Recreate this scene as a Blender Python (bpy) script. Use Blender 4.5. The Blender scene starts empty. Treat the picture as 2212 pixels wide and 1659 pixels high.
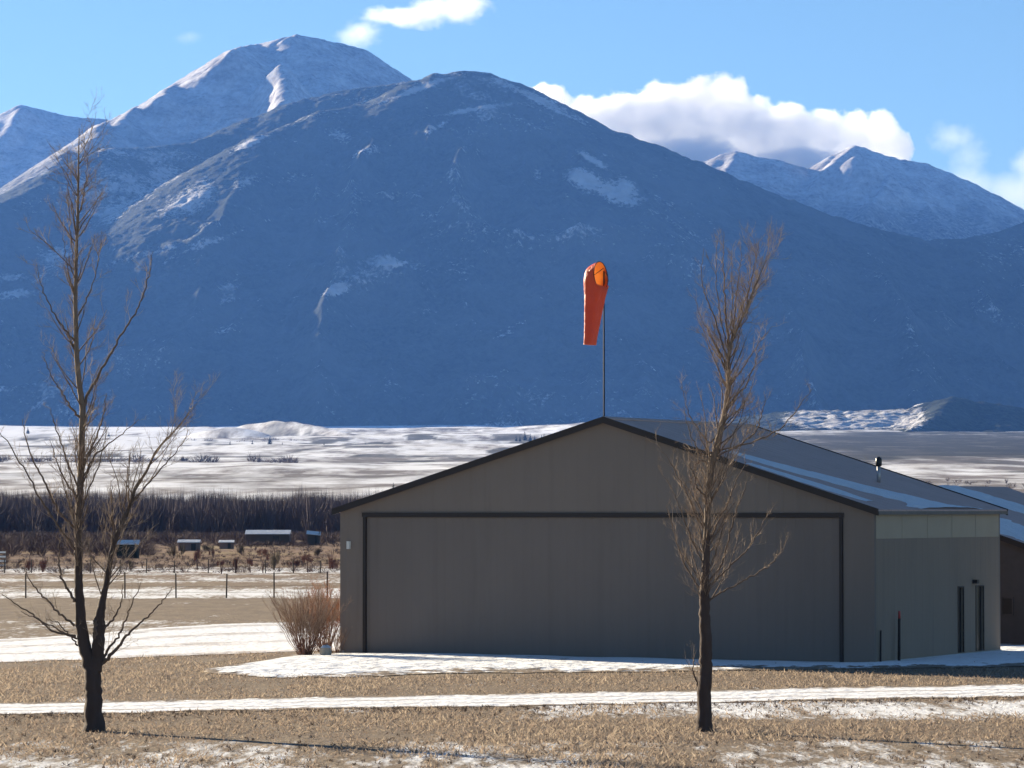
import bpy, math, random
import numpy as np
from mathutils import Vector

rng = np.random.default_rng(7)
random.seed(7)
C = bpy.context.scene.collection
R = math.radians

# ------------------------------------------------------------------ camera
F = 7800.0            # focal length in units of a 2212 wide frame
HOR = 1103.0          # eye level row in that frame
H = 4.48              # eye height over the airfield
TH = math.atan((HOR - 829.5) / F)


def P(px, py, Y):
    """Point at forward distance Y that lies on the ray of a photo position."""
    u = (px - 1106.0) / F
    w = (829.5 - py) / F
    t = Y / (math.cos(TH) - w * math.sin(TH))
    return np.array([u * t, Y, H + (math.sin(TH) + w * math.cos(TH)) * t])


def G(px, py, z=0.0):
    """Point on the level airfield seen at a photo position."""
    u = (px - 1106.0) / F
    w = (829.5 - py) / F
    t = (z - H) / (math.sin(TH) + w * math.cos(TH))
    return np.array([u * t, (math.cos(TH) - w * math.sin(TH)) * t, z])


cam_d = bpy.data.cameras.new("camera")
cam = bpy.data.objects.new("camera", cam_d)
C.objects.link(cam)
cam_d.sensor_width = 36.0
cam_d.lens = 36.0 * F / 2212.0
cam.location = (0, 0, H)
cam.rotation_euler = (R(90) + TH, 0, 0)
cam_d.clip_start = 0.5
cam_d.clip_end = 60000
bpy.context.scene.camera = cam

# ------------------------------------------------------------------ noise


def _hash(ix, iy, seed):
    h = (ix.astype(np.int64) * 374761393 + iy.astype(np.int64) * 668265263 + seed * 1442695041) & 0xFFFFFFFF
    h = ((h ^ (h >> 13)) * 1274126177) & 0xFFFFFFFF
    h = h ^ (h >> 16)
    return (h & 0xFFFFFF) / float(0xFFFFFF)


def vnoise(x, y, seed=0):
    x = np.asarray(x, float); y = np.asarray(y, float)
    ix = np.floor(x); iy = np.floor(y)
    fx = x - ix; fy = y - iy
    ux = fx * fx * fx * (fx * (fx * 6 - 15) + 10)
    uy = fy * fy * fy * (fy * (fy * 6 - 15) + 10)
    a = _hash(ix, iy, seed); b = _hash(ix + 1, iy, seed)
    c = _hash(ix, iy + 1, seed); d = _hash(ix + 1, iy + 1, seed)
    return (a * (1 - ux) + b * ux) * (1 - uy) + (c * (1 - ux) + d * ux) * uy


def fbm(x, y, octv=4, seed=0, gain=0.5):
    s = 0.0; amp = 1.0; tot = 0.0
    for i in range(octv):
        s = s + amp * vnoise(x + 17.3 * i, y - 9.1 * i, seed + i * 13)
        tot += amp; amp *= gain
        x = x * 2.03; y = y * 2.03
    return s / tot


def ridged(x, y, octv=4, seed=0, gain=0.5):
    s = 0.0; amp = 1.0; tot = 0.0
    for i in range(octv):
        n = 1 - np.abs(2 * vnoise(x + 7.3 * i, y + 3.1 * i, seed + i * 17) - 1)
        s = s + amp * n * n
        tot += amp; amp *= gain
        x = x * 2.07; y = y * 2.07
    return s / tot


def sstep(a, b, x):
    t = np.clip((np.asarray(x, float) - a) / (b - a), 0, 1)
    return t * t * (3 - 2 * t)

# ------------------------------------------------------------------ mesh helpers


def mesh_np(name, V, Fc, mat=None, parent=None, smooth=False, attrs=None):
    """One mesh object from vertex array and list of face index arrays (each N x k)."""
    me = bpy.data.meshes.new(name)
    V = np.asarray(V, dtype=np.float32)
    if not isinstance(Fc, list):
        Fc = [Fc]
    Fc = [np.asarray(f, dtype=np.int32) for f in Fc if len(f)]
    me.vertices.add(len(V))
    me.vertices.foreach_set("co", V.ravel())
    nl = sum(f.size for f in Fc)
    npoly = sum(len(f) for f in Fc)
    me.loops.add(nl)
    me.polygons.add(npoly)
    me.loops.foreach_set("vertex_index", np.concatenate([f.ravel() for f in Fc]))
    tot = np.concatenate([np.full(len(f), f.shape[1], np.int32) for f in Fc])
    start = np.concatenate([[0], np.cumsum(tot)[:-1]]).astype(np.int32)
    me.polygons.foreach_set("loop_start", start)
    me.polygons.foreach_set("use_smooth", np.full(npoly, bool(smooth)))
    me.update(calc_edges=True)
    me.validate()
    if attrs:
        for k, a in attrs.items():
            a = np.asarray(a, np.float32)
            if a.ndim == 1:
                at = me.attributes.new(k, "FLOAT", "POINT"); at.data.foreach_set("value", a)
            else:
                at = me.attributes.new(k, "FLOAT_COLOR", "POINT"); at.data.foreach_set("color", a.ravel())
    o = bpy.data.objects.new(name, me)
    C.objects.link(o)
    if mat:
        me.materials.append(mat)
    if parent is not None:
        o.parent = parent
    return o


def grid_faces(nr, nc):
    i = np.arange(nr - 1)[:, None] * nc + np.arange(nc - 1)[None, :]
    i = i.ravel()
    return np.stack([i, i + 1, i + nc + 1, i + nc], 1)


class MB:
    """Collects boxes, prisms and tubes into one mesh."""

    def __init__(self):
        self.v = []; self.f = {}; self.n = 0

    def add(self, V, faces):
        V = np.asarray(V, float)
        self.v.append(V)
        for f in faces:
            self.f.setdefault(len(f), []).append([k + self.n for k in f])
        self.n += len(V)

    def addq(self, V, Q):
        self.v.append(np.asarray(V, float))
        Q = np.asarray(Q)
        self.f.setdefault(Q.shape[1], []).extend((Q + self.n).tolist())
        self.n += len(V)

    def box(self, o, ax, ay, az):
        """Box from corner o with edge vectors ax, ay, az."""
        o, ax, ay, az = [np.asarray(q, float) for q in (o, ax, ay, az)]
        V = [o, o + ax, o + ax + ay, o + ay, o + az, o + ax + az, o + ax + ay + az, o + ay + az]
        fs = [(0, 3, 2, 1), (4, 5, 6, 7), (0, 1, 5, 4), (1, 2, 6, 5), (2, 3, 7, 6), (3, 0, 4, 7)]
        if np.dot(np.cross(ax, ay), az) < 0:
            fs = [f[::-1] for f in fs]
        self.add(V, fs)

    def tube(self, pts, rad, sides=6, cap=True):
        pts = np.asarray(pts, float); rad = np.asarray(rad, float)
        n = len(pts)
        T = np.gradient(pts, axis=0)
        T /= np.linalg.norm(T, axis=1)[:, None] + 1e-12
        ref = np.array([0.31, 0.95, 0.05]) if abs(T[0][1]) < 0.8 else np.array([1.0, 0.1, 0.0])
        Aa = np.cross(T, ref); Aa /= np.linalg.norm(Aa, axis=1)[:, None] + 1e-12
        Bb = np.cross(T, Aa)
        th = np.arange(sides) * 2 * math.pi / sides
        V = pts[:, None, :] + rad[:, None, None] * (np.cos(th)[None, :, None] * Aa[:, None, :] + np.sin(th)[None, :, None] * Bb[:, None, :])
        V = V.reshape(-1, 3)
        q = []
        for i in range(n - 1):
            for k in range(sides):
                a = i * sides + k; b = i * sides + (k + 1) % sides
                q.append((a, b, b + sides, a + sides))
        self.addq(V, q)
        if cap and sides >= 3:
            self.f.setdefault(sides, []).append([self.n - sides + k for k in range(sides)])
            self.f.setdefault(sides, []).append([self.n - n * sides + k for k in range(sides)][::-1])

    def build(self, name, mat, parent=None, smooth=False, attrs=None):
        V = np.concatenate(self.v)
        return mesh_np(name, V, [np.array(v) for v in self.f.values()], mat, parent, smooth, attrs)


def tag(o, label=None, cat=None, group=None, kind=None):
    if label: o["label"] = label
    if cat: o["category"] = cat
    if group: o["group"] = group
    if kind: o["kind"] = kind
    return o


def thing(name, label, cat, loc=(0, 0, 0), rz=0.0, group=None):
    o = bpy.data.objects.new(name, None)
    C.objects.link(o)
    o.location = loc; o.rotation_euler = (0, 0, rz)
    o.empty_display_size = 0.3
    return tag(o, label, cat, group)


def copy_thing(o, loc, rz=0.0, label=None):
    c = o.copy(); C.objects.link(c); c.location = loc; c.rotation_euler = (0, 0, rz)
    for ch in o.children:
        k = ch.copy(); C.objects.link(k); k.parent = c
        for g in ch.children:
            q = g.copy(); C.objects.link(q); q.parent = k
    if label: c["label"] = label
    return c

# ------------------------------------------------------------------ material helpers


class NT:
    def __init__(self, name):
        self.m = bpy.data.materials.new(name)
        self.m.use_nodes = True
        self.t = self.m.node_tree
        self.t.nodes.clear()
        self.out = self.t.nodes.new("ShaderNodeOutputMaterial")

    def n(self, typ, **kw):
        x = self.t.nodes.new(typ)
        for k, v in kw.items():
            if k == "ins":
                for a, b in v.items():
                    if isinstance(b, bpy.types.NodeSocket):
                        self.t.links.new(b, x.inputs[a])
                    else:
                        x.inputs[a].default_value = b
            else:
                setattr(x, k, v)
        return x

    def coords(self, scale=(1, 1, 1), kind="Object"):
        tc = self.n("ShaderNodeTexCoord")
        mp = self.n("ShaderNodeMapping", ins={"Vector": tc.outputs[kind], "Scale": scale})
        return mp.outputs[0]

    def noise(self, vec, scale, detail=4, rough=0.55, dist=0.0):
        x = self.n("ShaderNodeTexNoise", ins={"Vector": vec, "Scale": scale, "Detail": detail, "Roughness": rough, "Distortion": dist})
        return x.outputs["Fac"]

    def math(self, op, a, b=0.0, c=0.0, clamp=False):
        x = self.n("ShaderNodeMath", operation=op, use_clamp=clamp)
        for i, q in enumerate((a, b, c)):
            if isinstance(q, bpy.types.NodeSocket):
                self.t.links.new(q, x.inputs[i])
            else:
                x.inputs[i].default_value = q
        return x.outputs[0]

    def ramp(self, fac, stops, interp="LINEAR"):
        x = self.n("ShaderNodeValToRGB", ins={"Fac": fac})
        cr = x.color_ramp
        cr.interpolation = interp
        while len(cr.elements) < len(stops):
            cr.elements.new(0.5)
        for e, (p, c) in zip(cr.elements, stops):
            e.position = p
            e.color = (c, c, c, 1) if isinstance(c, (int, float)) else (*c, 1)
        return x.outputs[0]

    def mix(self, fac, a, b, blend="MIX"):
        x = self.n("ShaderNodeMix", data_type="RGBA", blend_type=blend)
        for s, q in ((x.inputs["Factor"], fac), (x.inputs[6], a), (x.inputs[7], b)):
            if isinstance(q, bpy.types.NodeSocket):
                self.t.links.new(q, s)
            else:
                s.default_value = q if isinstance(q, (int, float)) else (*q, 1)
        return x.outputs[2]

    def attr(self, name):
        x = self.n("ShaderNodeAttribute", attribute_name=name)
        return x

    def bump(self, h, dist, strength=1.0):
        return self.n("ShaderNodeBump", ins={"Height": h, "Distance": dist, "Strength": strength}).outputs[0]

    def pbr(self, col, rough=0.9, normal=None, spec=0.2, **ins):
        d = {"Base Color": col if isinstance(col, bpy.types.NodeSocket) else (*col, 1), "Roughness": rough, "Specular IOR Level": spec}
        if normal is not None:
            d["Normal"] = normal
        d.update(ins)
        x = self.n("ShaderNodeBsdfPrincipled", ins=d)
        self.t.links.new(x.outputs[0], self.out.inputs["Surface"])
        return x

# ------------------------------------------------------------------ light
SUN_EL = 14.0
SUN_AZ = math.atan2(-0.728, 0.686)       # from +Y towards +X
S = np.array([math.sin(SUN_AZ) * math.cos(R(SUN_EL)), math.cos(SUN_AZ) * math.cos(R(SUN_EL)), math.sin(R(SUN_EL))])
sd = bpy.data.lights.new("sun", "SUN")
sd.energy = 5.0
sd.angle = R(0.5)
sd.color = (1.0, 0.85, 0.62)
so = bpy.data.objects.new("sun", sd)
C.objects.link(so)
so.rotation_euler = Vector(-S).to_track_quat("-Z", "Y").to_euler()

w = bpy.data.worlds.new("World")
bpy.context.scene.world = w
w.use_nodes = True
nt = w.node_tree
nt.nodes.clear()
wo = nt.nodes.new("ShaderNodeOutputWorld")
bg = nt.nodes.new("ShaderNodeBackground")
sky = nt.nodes.new("ShaderNodeTexSky")
sky.sky_type = "NISHITA"
sky.sun_disc = False
sky.sun_elevation = R(SUN_EL)
sky.sun_rotation = SUN_AZ
sky.altitude = 1400
sky.air_density = 1.0
sky.dust_density = 0.2
sky.ozone_density = 2.5
bg.inputs["Strength"].default_value = 0.05
tint = nt.nodes.new("ShaderNodeMix")
tint.data_type = "RGBA"
tint.blend_type = "MULTIPLY"
tint.inputs["Factor"].default_value = 1.0
tint.inputs[7].default_value = (0.59, 0.675, 0.72, 1)
nt.links.new(sky.outputs[0], tint.inputs[6])
nt.links.new(tint.outputs[2], bg.inputs["Color"])
nt.links.new(bg.outputs[0], wo.inputs["Surface"])

vs = bpy.context.scene.view_settings
vs.view_transform = "Standard"
vs.look = "None"
vs.gamma = 1.0
vs.exposure = 1.85
cy = bpy.context.scene.cycles
cy.volume_bounces = 6
cy.max_bounces = 10
cy.diffuse_bounces = 3
cy.transparent_max_bounces = 16
# ================================================================== MATERIALS
def simple(name, col, rough=0.8, var=0.25, scale=3.0, metal=0.0, spec=0.2, bump=0.0):
    k = NT(name)
    v = k.coords()
    n = k.noise(v, scale, 5)
    c = k.mix(n, tuple(x * (1 - var) for x in col), tuple(min(1, x * (1 + var)) for x in col))
    nm = k.bump(k.noise(v, scale * 6, 4), bump) if bump else None
    k.pbr(c, rough, nm, spec, Metallic=metal)
    return k.m


SNOW = (0.82, 0.84, 0.87)

# bare grass with broken snow
k = NT("grass_and_snow")
v = k.coords()
far = k.ramp(k.math("DIVIDE", k.n("ShaderNodeSeparateXYZ", ins={"Vector": v}).outputs[1], 4000.0), [(0.05, 0.0), (0.35, 1.0)])
fine = k.noise(k.coords((3.2, .55, 1)), 1.0, 6, 0.68)
mid = k.noise(k.coords((0.42, 0.10, 0.2)), 1.0, 6, 0.62)
wide = k.noise(k.coords((0.030, 0.006, 0.01)), 1.0, 7, 0.62)
huge = k.noise(k.coords((0.0035, 0.0030, 0.001)), 1.0, 7, 0.60)
pn = k.mix(far, k.mix(0.5, fine, mid), k.mix(0.45, wide, huge))
att = k.attr("snow").outputs["Fac"]
th = k.math("SUBTRACT", k.math("ADD", k.math("ADD", pn, k.math("MULTIPLY", k.math("SUBTRACT", pn, 0.5), k.math("MULTIPLY", far, 0.8))), k.math("MULTIPLY", att, 0.62)), 0.72)
mask = k.math("ADD", k.math("MULTIPLY", th, k.math("SUBTRACT", 9.0, k.math("MULTIPLY", far, 4.5))), k.math("MULTIPLY", far, 0.20), clamp=True)
tan = k.ramp(k.noise(k.coords((1.2, .30, 1)), 1.0, 7, 0.68), [(0.25, (0.135, 0.103, 0.082)), (0.5, (0.215, 0.168, 0.126)), (0.75, (0.29, 0.235, 0.172))])
tan = k.mix(k.math("MULTIPLY", k.noise(k.coords((.05, .12, .1)), 1.0, 3), 0.55), tan, (0.20, 0.165, 0.13))
scrub = k.ramp(k.mix(0.5, wide, huge), [(0.3, (0.095, 0.090, 0.095)), (0.5, (0.20, 0.18, 0.175)), (0.7, (0.28, 0.25, 0.235))])
gcol = k.mix(far, tan, scrub)
wd = k.attr("wood").outputs["Fac"]
farfield = k.ramp(k.math("DIVIDE", k.n("ShaderNodeSeparateXYZ", ins={"Vector": v}).outputs[1], 1000.0), [(0.20, 0.0), (0.34, 1.0)])
gcol = k.mix(k.math("MULTIPLY", farfield, k.math("SUBTRACT", 1.0, far)), gcol, k.ramp(k.noise(k.coords((.10, .03, .1)), 1.0, 5, .65), [(.32, (.10, .065, .055)), (.5, (.22, .135, .085)), (.68, (.26, .20, .10))]))
snowc = k.mix(k.noise(v, 0.9, 4), (0.70, 0.71, 0.74), SNOW)
woodc = k.mix(k.noise(k.coords((.06, .03, .1)), 1.0, 4, .7), (0.004, 0.008, 0.012), (0.022, 0.028, 0.032))
k.pbr(k.mix(k.math("MULTIPLY", wd, k.ramp(k.noise(k.coords((.02, .008, .02)), 1.0, 5, .7), [(.30, .70), (.50, 1.0)])), k.mix(mask, gcol, snowc), woodc), 0.95, k.bump(k.noise(v, 5.0, 5, 0.65), 0.12), 0.1)
M_ground = k.m

# packed snow on roads
k = NT("packed_snow")
v = k.coords()
ac = k.attr("across").outputs["Fac"]
tr = k.math("ADD", k.math("MULTIPLY", ac, 9.0), k.noise(k.coords((.05, .4, 1)), 1.0, 3))
streak = k.math("SINE", k.math("MULTIPLY", tr, 2.4))
dirt = k.math("MULTIPLY", k.ramp(k.noise(k.coords((.5, 1.6, 1)), 1.0, 6, .65), [(0.38, 0.0), (0.62, 1.0)]), k.ramp(streak, [(0.35, 0.05), (0.95, 0.85)]))
col = k.mix(dirt, SNOW, (0.26, 0.20, 0.155))


def ragged(k, col, soft=1.0):
    """Bare grass showing through where the snow thins out towards its edge."""
    e = k.attr("edge").outputs["Fac"]
    n_ = k.mix(.5, k.noise(k.coords((.35, .25, 1)), 1.0, 5, .65), k.noise(k.coords((2.2, 1.2, 1)), 1.0, 4, .65))
    m_ = k.math("MULTIPLY", k.math("ADD", k.math("MULTIPLY", e, .8 * soft), k.math("MULTIPLY", k.math("SUBTRACT", n_, .55), 7.0)), 3.0, clamp=True)
    g_ = k.ramp(k.noise(k.coords((1, 1, 1)), 0.9, 6, 0.6), [(0.25, (0.13, 0.10, 0.08)), (0.5, (0.215, 0.168, 0.126)), (0.75, (0.29, 0.235, 0.172))])
    return k.mix(m_, g_, col)


k.pbr(ragged(k, col, 1.6), 0.8, k.bump(k.noise(v, 2.5, 5), 0.10), 0.2)
M_road = k.m

k = NT("snow")
v = k.coords()
sp = k.ramp(k.noise(v, 1.3, 6, .7), [(0.60, 0.0), (0.70, 0.9)])
k.pbr(ragged(k, k.mix(sp, SNOW, (0.30, 0.24, 0.185)), .55), 0.75, k.bump(k.noise(v, 1.2, 5), 0.25), 0.25)
M_snow = k.m


def forest_mat(name, snow_lo, snow_hi, base_cover, pale=.75):
    """Conifer forest over snow: trees as fine dark speckle, open ground where the clearing attribute is high."""
    k = NT(name)
    v = k.coords()
    trees = k.noise(k.coords((1, 1, .6)), 0.085, 4, 0.75)
    clump = k.noise(v, 0.012, 5, 0.62)
    big = k.noise(v, 0.0022, 5, 0.6)
    cl = k.attr("clearing").outputs["Fac"]
    zc = k.n("ShaderNodeSeparateXYZ", ins={"Vector": v}).outputs[2]
    alt = k.ramp(k.math("DIVIDE", zc, 2000.0), [(snow_lo / 2000, 0.0), (snow_hi / 2000, 1.0)])
    open_ = k.math("ADD", k.math("ADD", k.math("MULTIPLY", cl, 0.95), k.math("MULTIPLY", alt, 0.55)),
                   k.math("ADD", k.math("MULTIPLY", k.math("SUBTRACT", clump, 0.5), 1.45), k.math("MULTIPLY", k.math("SUBTRACT", big, 0.5), 0.9)))
    cover = k.math("SUBTRACT", k.math("ADD", open_, k.math("MULTIPLY", k.math("SUBTRACT", trees, 0.5), 2.1)), base_cover)
    mask = k.math("MULTIPLY", cover, 3.2, clamp=True)
    big2 = k.noise(v, 0.0035, 6, 0.65)
    dark = k.mix(k.ramp(trees, [(.3, 0.0), (.7, 1.0)]), (0.006, 0.011, 0.012), (0.050, 0.062, 0.048))
    dark = k.mix(k.ramp(big2, [(.40, 0.0), (.62, pale)]), dark, (0.085, 0.095, 0.088))
    grd = k.mix(k.noise(v, 0.03, 4), (0.35, 0.31, 0.28), (0.72, 0.74, 0.78))
    k.pbr(k.mix(mask, dark, grd), 0.95, k.bump(trees, 9.0, 0.8), 0.05)
    return k.m


M_forest = forest_mat("forest_snow", 1000, 1450, 0.37)
M_hill = forest_mat("hill_scrub", 5000, 6000, 0.62, .15)

k = NT("alpine_snow")
v = k.coords()
zc = k.n("ShaderNodeSeparateXYZ", ins={"Vector": v}).outputs[2]
rock = k.noise(k.coords((1, 1, 1.4)), 0.010, 8, 0.72)
n2 = k.noise(k.coords((1, 1, .5)), 0.05, 6, 0.72)
alt = k.math("DIVIDE", zc, 2000.0)
tl = k.math("ADD", alt, k.math("MULTIPLY", k.math("SUBTRACT", k.noise(v, 0.006, 5, .6), .5), 0.22))
woods = k.ramp(tl, [(0.53, 1.0), (0.60, 0.0)])
trees = k.noise(v, 0.07, 3, .6)
wmask = k.math("MULTIPLY", woods, k.ramp(trees, [(0.36, 1.0), (0.66, 0.35)]))
rmask = k.ramp(k.mix(0.45, rock, n2), [(0.40, 0.25), (0.50, 0.60), (0.60, 0.95)])
c = k.mix(rmask, (0.72, 0.73, 0.76), (0.13, 0.105, 0.10))
c = k.mix(wmask, c, (0.022, 0.030, 0.030))
k.pbr(c, 0.9, k.bump(k.mix(.5, rock, n2), 7.0, 0.6), 0.1)
M_alpine = k.m

# air
HAZE_D = 2.25e-5
m = bpy.data.materials.new("haze")
m.use_nodes = True
t = m.node_tree
t.nodes.clear()
out = t.nodes.new("ShaderNodeOutputMaterial")
pv = t.nodes.new("ShaderNodeVolumePrincipled")
pv.inputs["Color"].default_value = (0.13, 0.345, 1.0, 1)
pv.inputs["Density"].default_value = HAZE_D
pv.inputs["Anisotropy"].default_value = 0.2
t.links.new(pv.outputs[0], out.inputs["Volume"])
M_haze = m
# ================================================================== TERRAIN
# ---- plain: level near the hangar, then a long rise to the foot of the mountains
_pd = np.array([-80, 800, 1000, 1300, 1700, 2500, 3500, 4500, 5500, 6500, 7600, 9000, 11000, 17000.])
_pz = np.array([0, 0, 3.0, 12.5, 21., 38.0, 61., 88., 118., 148., 180., 215., 250., 300.])
_tt = np.linspace(-80, 17000, 3500)
_zz = np.interp(_tt, _pd, _pz)
_k = np.hanning(61); _k /= _k.sum()
_zs = np.convolve(np.pad(_zz, 30, mode="edge"), _k, "valid")


def plain_z(y):
    return np.interp(y, _tt, _zs)


def ridge_h(X, Y, pts, sf, sb, rnd=20.0, ex=1.0):
    """Terrain under a ridge line: drops with slope sf on the viewer's side and sb behind it."""
    best = np.full(X.shape, -1e9)
    for a, b in zip(pts[:-1], pts[1:]):
        dx, dy = b[0] - a[0], b[1] - a[1]
        L2 = dx * dx + dy * dy + 1e-9
        t = np.clip(((X - a[0]) * dx + (Y - a[1]) * dy) / L2, 0, 1)
        cx = a[0] + t * dx; cyy = a[1] + t * dy; cz = a[2] + t * (b[2] - a[2])
        ex_, ey_ = X - cx, Y - cyy
        d = np.hypot(ex_, ey_)
        fr = 0.5 - 0.5 * ey_ / (d + 1e-6)
        s = sb + (sf - sb) * fr
        dd = np.sqrt(d * d + rnd * rnd) - rnd
        h = cz - s * dd
        best = np.maximum(best, h)
    return best


def crest(lst):
    return np.array([P(px, py, Y) for px, py, Y in lst])


def spur(cr, slope, pts, out, grow=0.0):
    """Spur standing `out` metres proud of the face below crest cr, along photo positions pts."""
    res = []
    for i, (px, py) in enumerate(pts):
        pxs = 1106 + F * cr[:, 0] / cr[:, 1]
        zc = np.interp(px, pxs, cr[:, 2]); Yc = np.interp(px, pxs, cr[:, 1])
        k = (HOR - py) / F
        Y = (zc - slope * Yc - H) / (k - slope)
        Y = min(Y, Yc) - out - grow * i
        res.append(P(px, py, Y))
    return np.array(res)


def smax(a, b, k):
    d = np.clip(0.5 + 0.5 * (a - b) / k, 0, 1)
    return b * (1 - d) + a * d + k * d * (1 - d)


# ---- forested mountain
Bfar = crest([(-420, 585, 8900), (-200, 520, 9150), (0, 436, 9450), (92, 394, 9650), (143, 357, 9760), (221, 320, 9900), (331, 317, 10050), (415, 306, 10150), (480, 286, 10220),
              (544, 254, 10300), (625, 223, 10350), (720, 203, 10400), (813, 188, 10400), (880, 178, 10400)])
Bnear = crest([(120, 610, 9180), (200, 540, 9270), (270, 482, 9350), (350, 428, 9430), (425, 387, 9500), (507, 335, 9570), (574, 288, 9650), (700, 240, 9800), (800, 222, 9870), (860, 200, 9910),
               (900, 174, 9950), (950, 159, 9980), (1000, 153, 10000), (1050, 160, 10000), (1110, 178, 10000), (1180, 213, 10000),
               (1250, 257, 10000), (1310, 286, 9950), (1340, 287, 9900), (1400, 307, 9900), (1500, 347, 9900), (1600, 393, 9900),
               (1700, 431, 9950), (1800, 468, 10000), (1900, 497, 10050), (2000, 519, 10100), (2080, 517, 10100), (2150, 502, 10250),
               (2212, 482, 10350), (2400, 440, 10650), (2700, 420, 10900)])
Bc = np.concatenate([Bfar[:7], Bnear[6:]])
SB = 0.52
Bs = [
    (spur(Bc, SB, [(1100, 228), (1040, 233), (985, 250), (945, 278), (920, 305)], 42), 0.85),
    (Bfar, SB),
    (spur(Bc, SB, [(760, 240), (740, 330), (690, 430), (620, 520), (560, 640)], 4, 7), 0.56),
    (spur(Bc, SB, [(330, 325), (320, 420), (260, 520), (240, 640)], 4, 7), 0.56),
    (spur(Bc, SB, [(860, 545), (800, 560), (760, 590), (722, 628)], 190, 2), 0.85),
    (spur(Bc, SB, [(560, 300), (540, 315), (512, 338)], 45, 30), 1.0),
    (spur(Bc, SB, [(1250, 260), (1290, 380), (1340, 500), (1330, 640), (1250, 760)], 5, 22), 0.55),
    (spur(Bc, SB, [(1500, 350), (1530, 480), (1600, 620), (1650, 760)], 5, 25), 0.55),
    (spur(Bc, SB, [(1620, 440), (1550, 470), (1500, 510), (1480, 560), (1440, 640)], 60, 10), 0.58),
    (spur(Bc, SB, [(1800, 470), (1830, 600), (1900, 740), (1960, 830)], 5, 25), 0.55),
    (spur(Bc, SB, [(2212, 490), (2130, 530), (2060, 590), (1990, 680), (1900, 760)], 4, 8), 0.55),
    (spur(Bc, SB, [(100, 400), (70, 500), (60, 620), (20, 760)], 5, 25), 0.56),
    (spur(Bc, SB, [(1000, 300), (1010, 450), (1060, 600), (1090, 720), (1050, 830)], 10, 18), 0.55),
    (spur(Bc, SB, [(90, 630), (40, 635), (0, 650), (-60, 690)], 160, 5), 0.8),
]


def warp(X, Y, sc, amp, seed):
    return (X + amp * (fbm(X / sc, Y / sc, 3, seed) - 0.5) * 2, Y + amp * (fbm(X / sc + 31, Y / sc, 3, seed + 5) - 0.5) * 2)


def patch(x0, x1, y0, y1, res):
    xs = np.arange(x0, x1 + res, res); ys = np.arange(y0, y1 + res, res)
    X, Y = np.meshgrid(xs, ys)
    return X, Y


def mountain(name, X, Y, crestp, spurs, sf, sb, mat, gully, seed, rnd=25, rough=9.0, gscale=330.0, attrs=None, fine=3.0):
    Xw, Yw = warp(X, Y, 420, 38, seed)
    z = ridge_h(X, Y, crestp, sf, sb, rnd)
    base = z.copy()
    for sp, sl in spurs:
        zs = ridge_h(Xw, Yw, sp, sl, sl + 0.05, 18)
        z = smax(z, zs, 14.0)
    dcr = np.clip((crestp[:, 2].max() - z) / 1, 0, None)
    # distance below the local crest, used to fade gullies in
    zc = np.interp(X / np.maximum(Y, 1), crestp[:, 0] / crestp[:, 1], crestp[:, 2])
    below = np.clip(zc - z, 0, None)
    g = ridged(Xw / gscale, Yw / (gscale * 2.2), 4, seed + 40)
    z = z + gully * (g - 0.55) * sstep(10, 260, below)
    z = z + rough * (fbm(X / 60, Y / 60, 4, seed + 80) - 0.5) * (0.35 + 0.65 * sstep(0, 120, below))
    z = z + fine * (fbm(X / 15, Y / 15, 2, seed + 81) - 0.5)
    A = {k: (f(X, Y, z) + .55 * (g - .42) * sstep(0, 200, below)).ravel() for k, f in (attrs or {}).items()}
    o = mesh_np(name, np.stack([X.ravel(), Y.ravel(), z.ravel()], 1), grid_faces(*X.shape), mat, None, True, A)
    tag(o, kind="structure")
    return o, z


def ell(X, Z, px, py, Y, rx, rz, rot=0.0):
    """Soft ellipse of cleared ground on a face: centre from a photo position at depth Y, radii in metres."""
    c = P(px, py, Y)
    dx = X - c[0]; dz = Z - c[2]
    cr, sr = math.cos(rot), math.sin(rot)
    return np.clip(1.3 - np.hypot((dx * cr + dz * sr) / rx, (-dx * sr + dz * cr) / rz), 0, 1)


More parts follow.
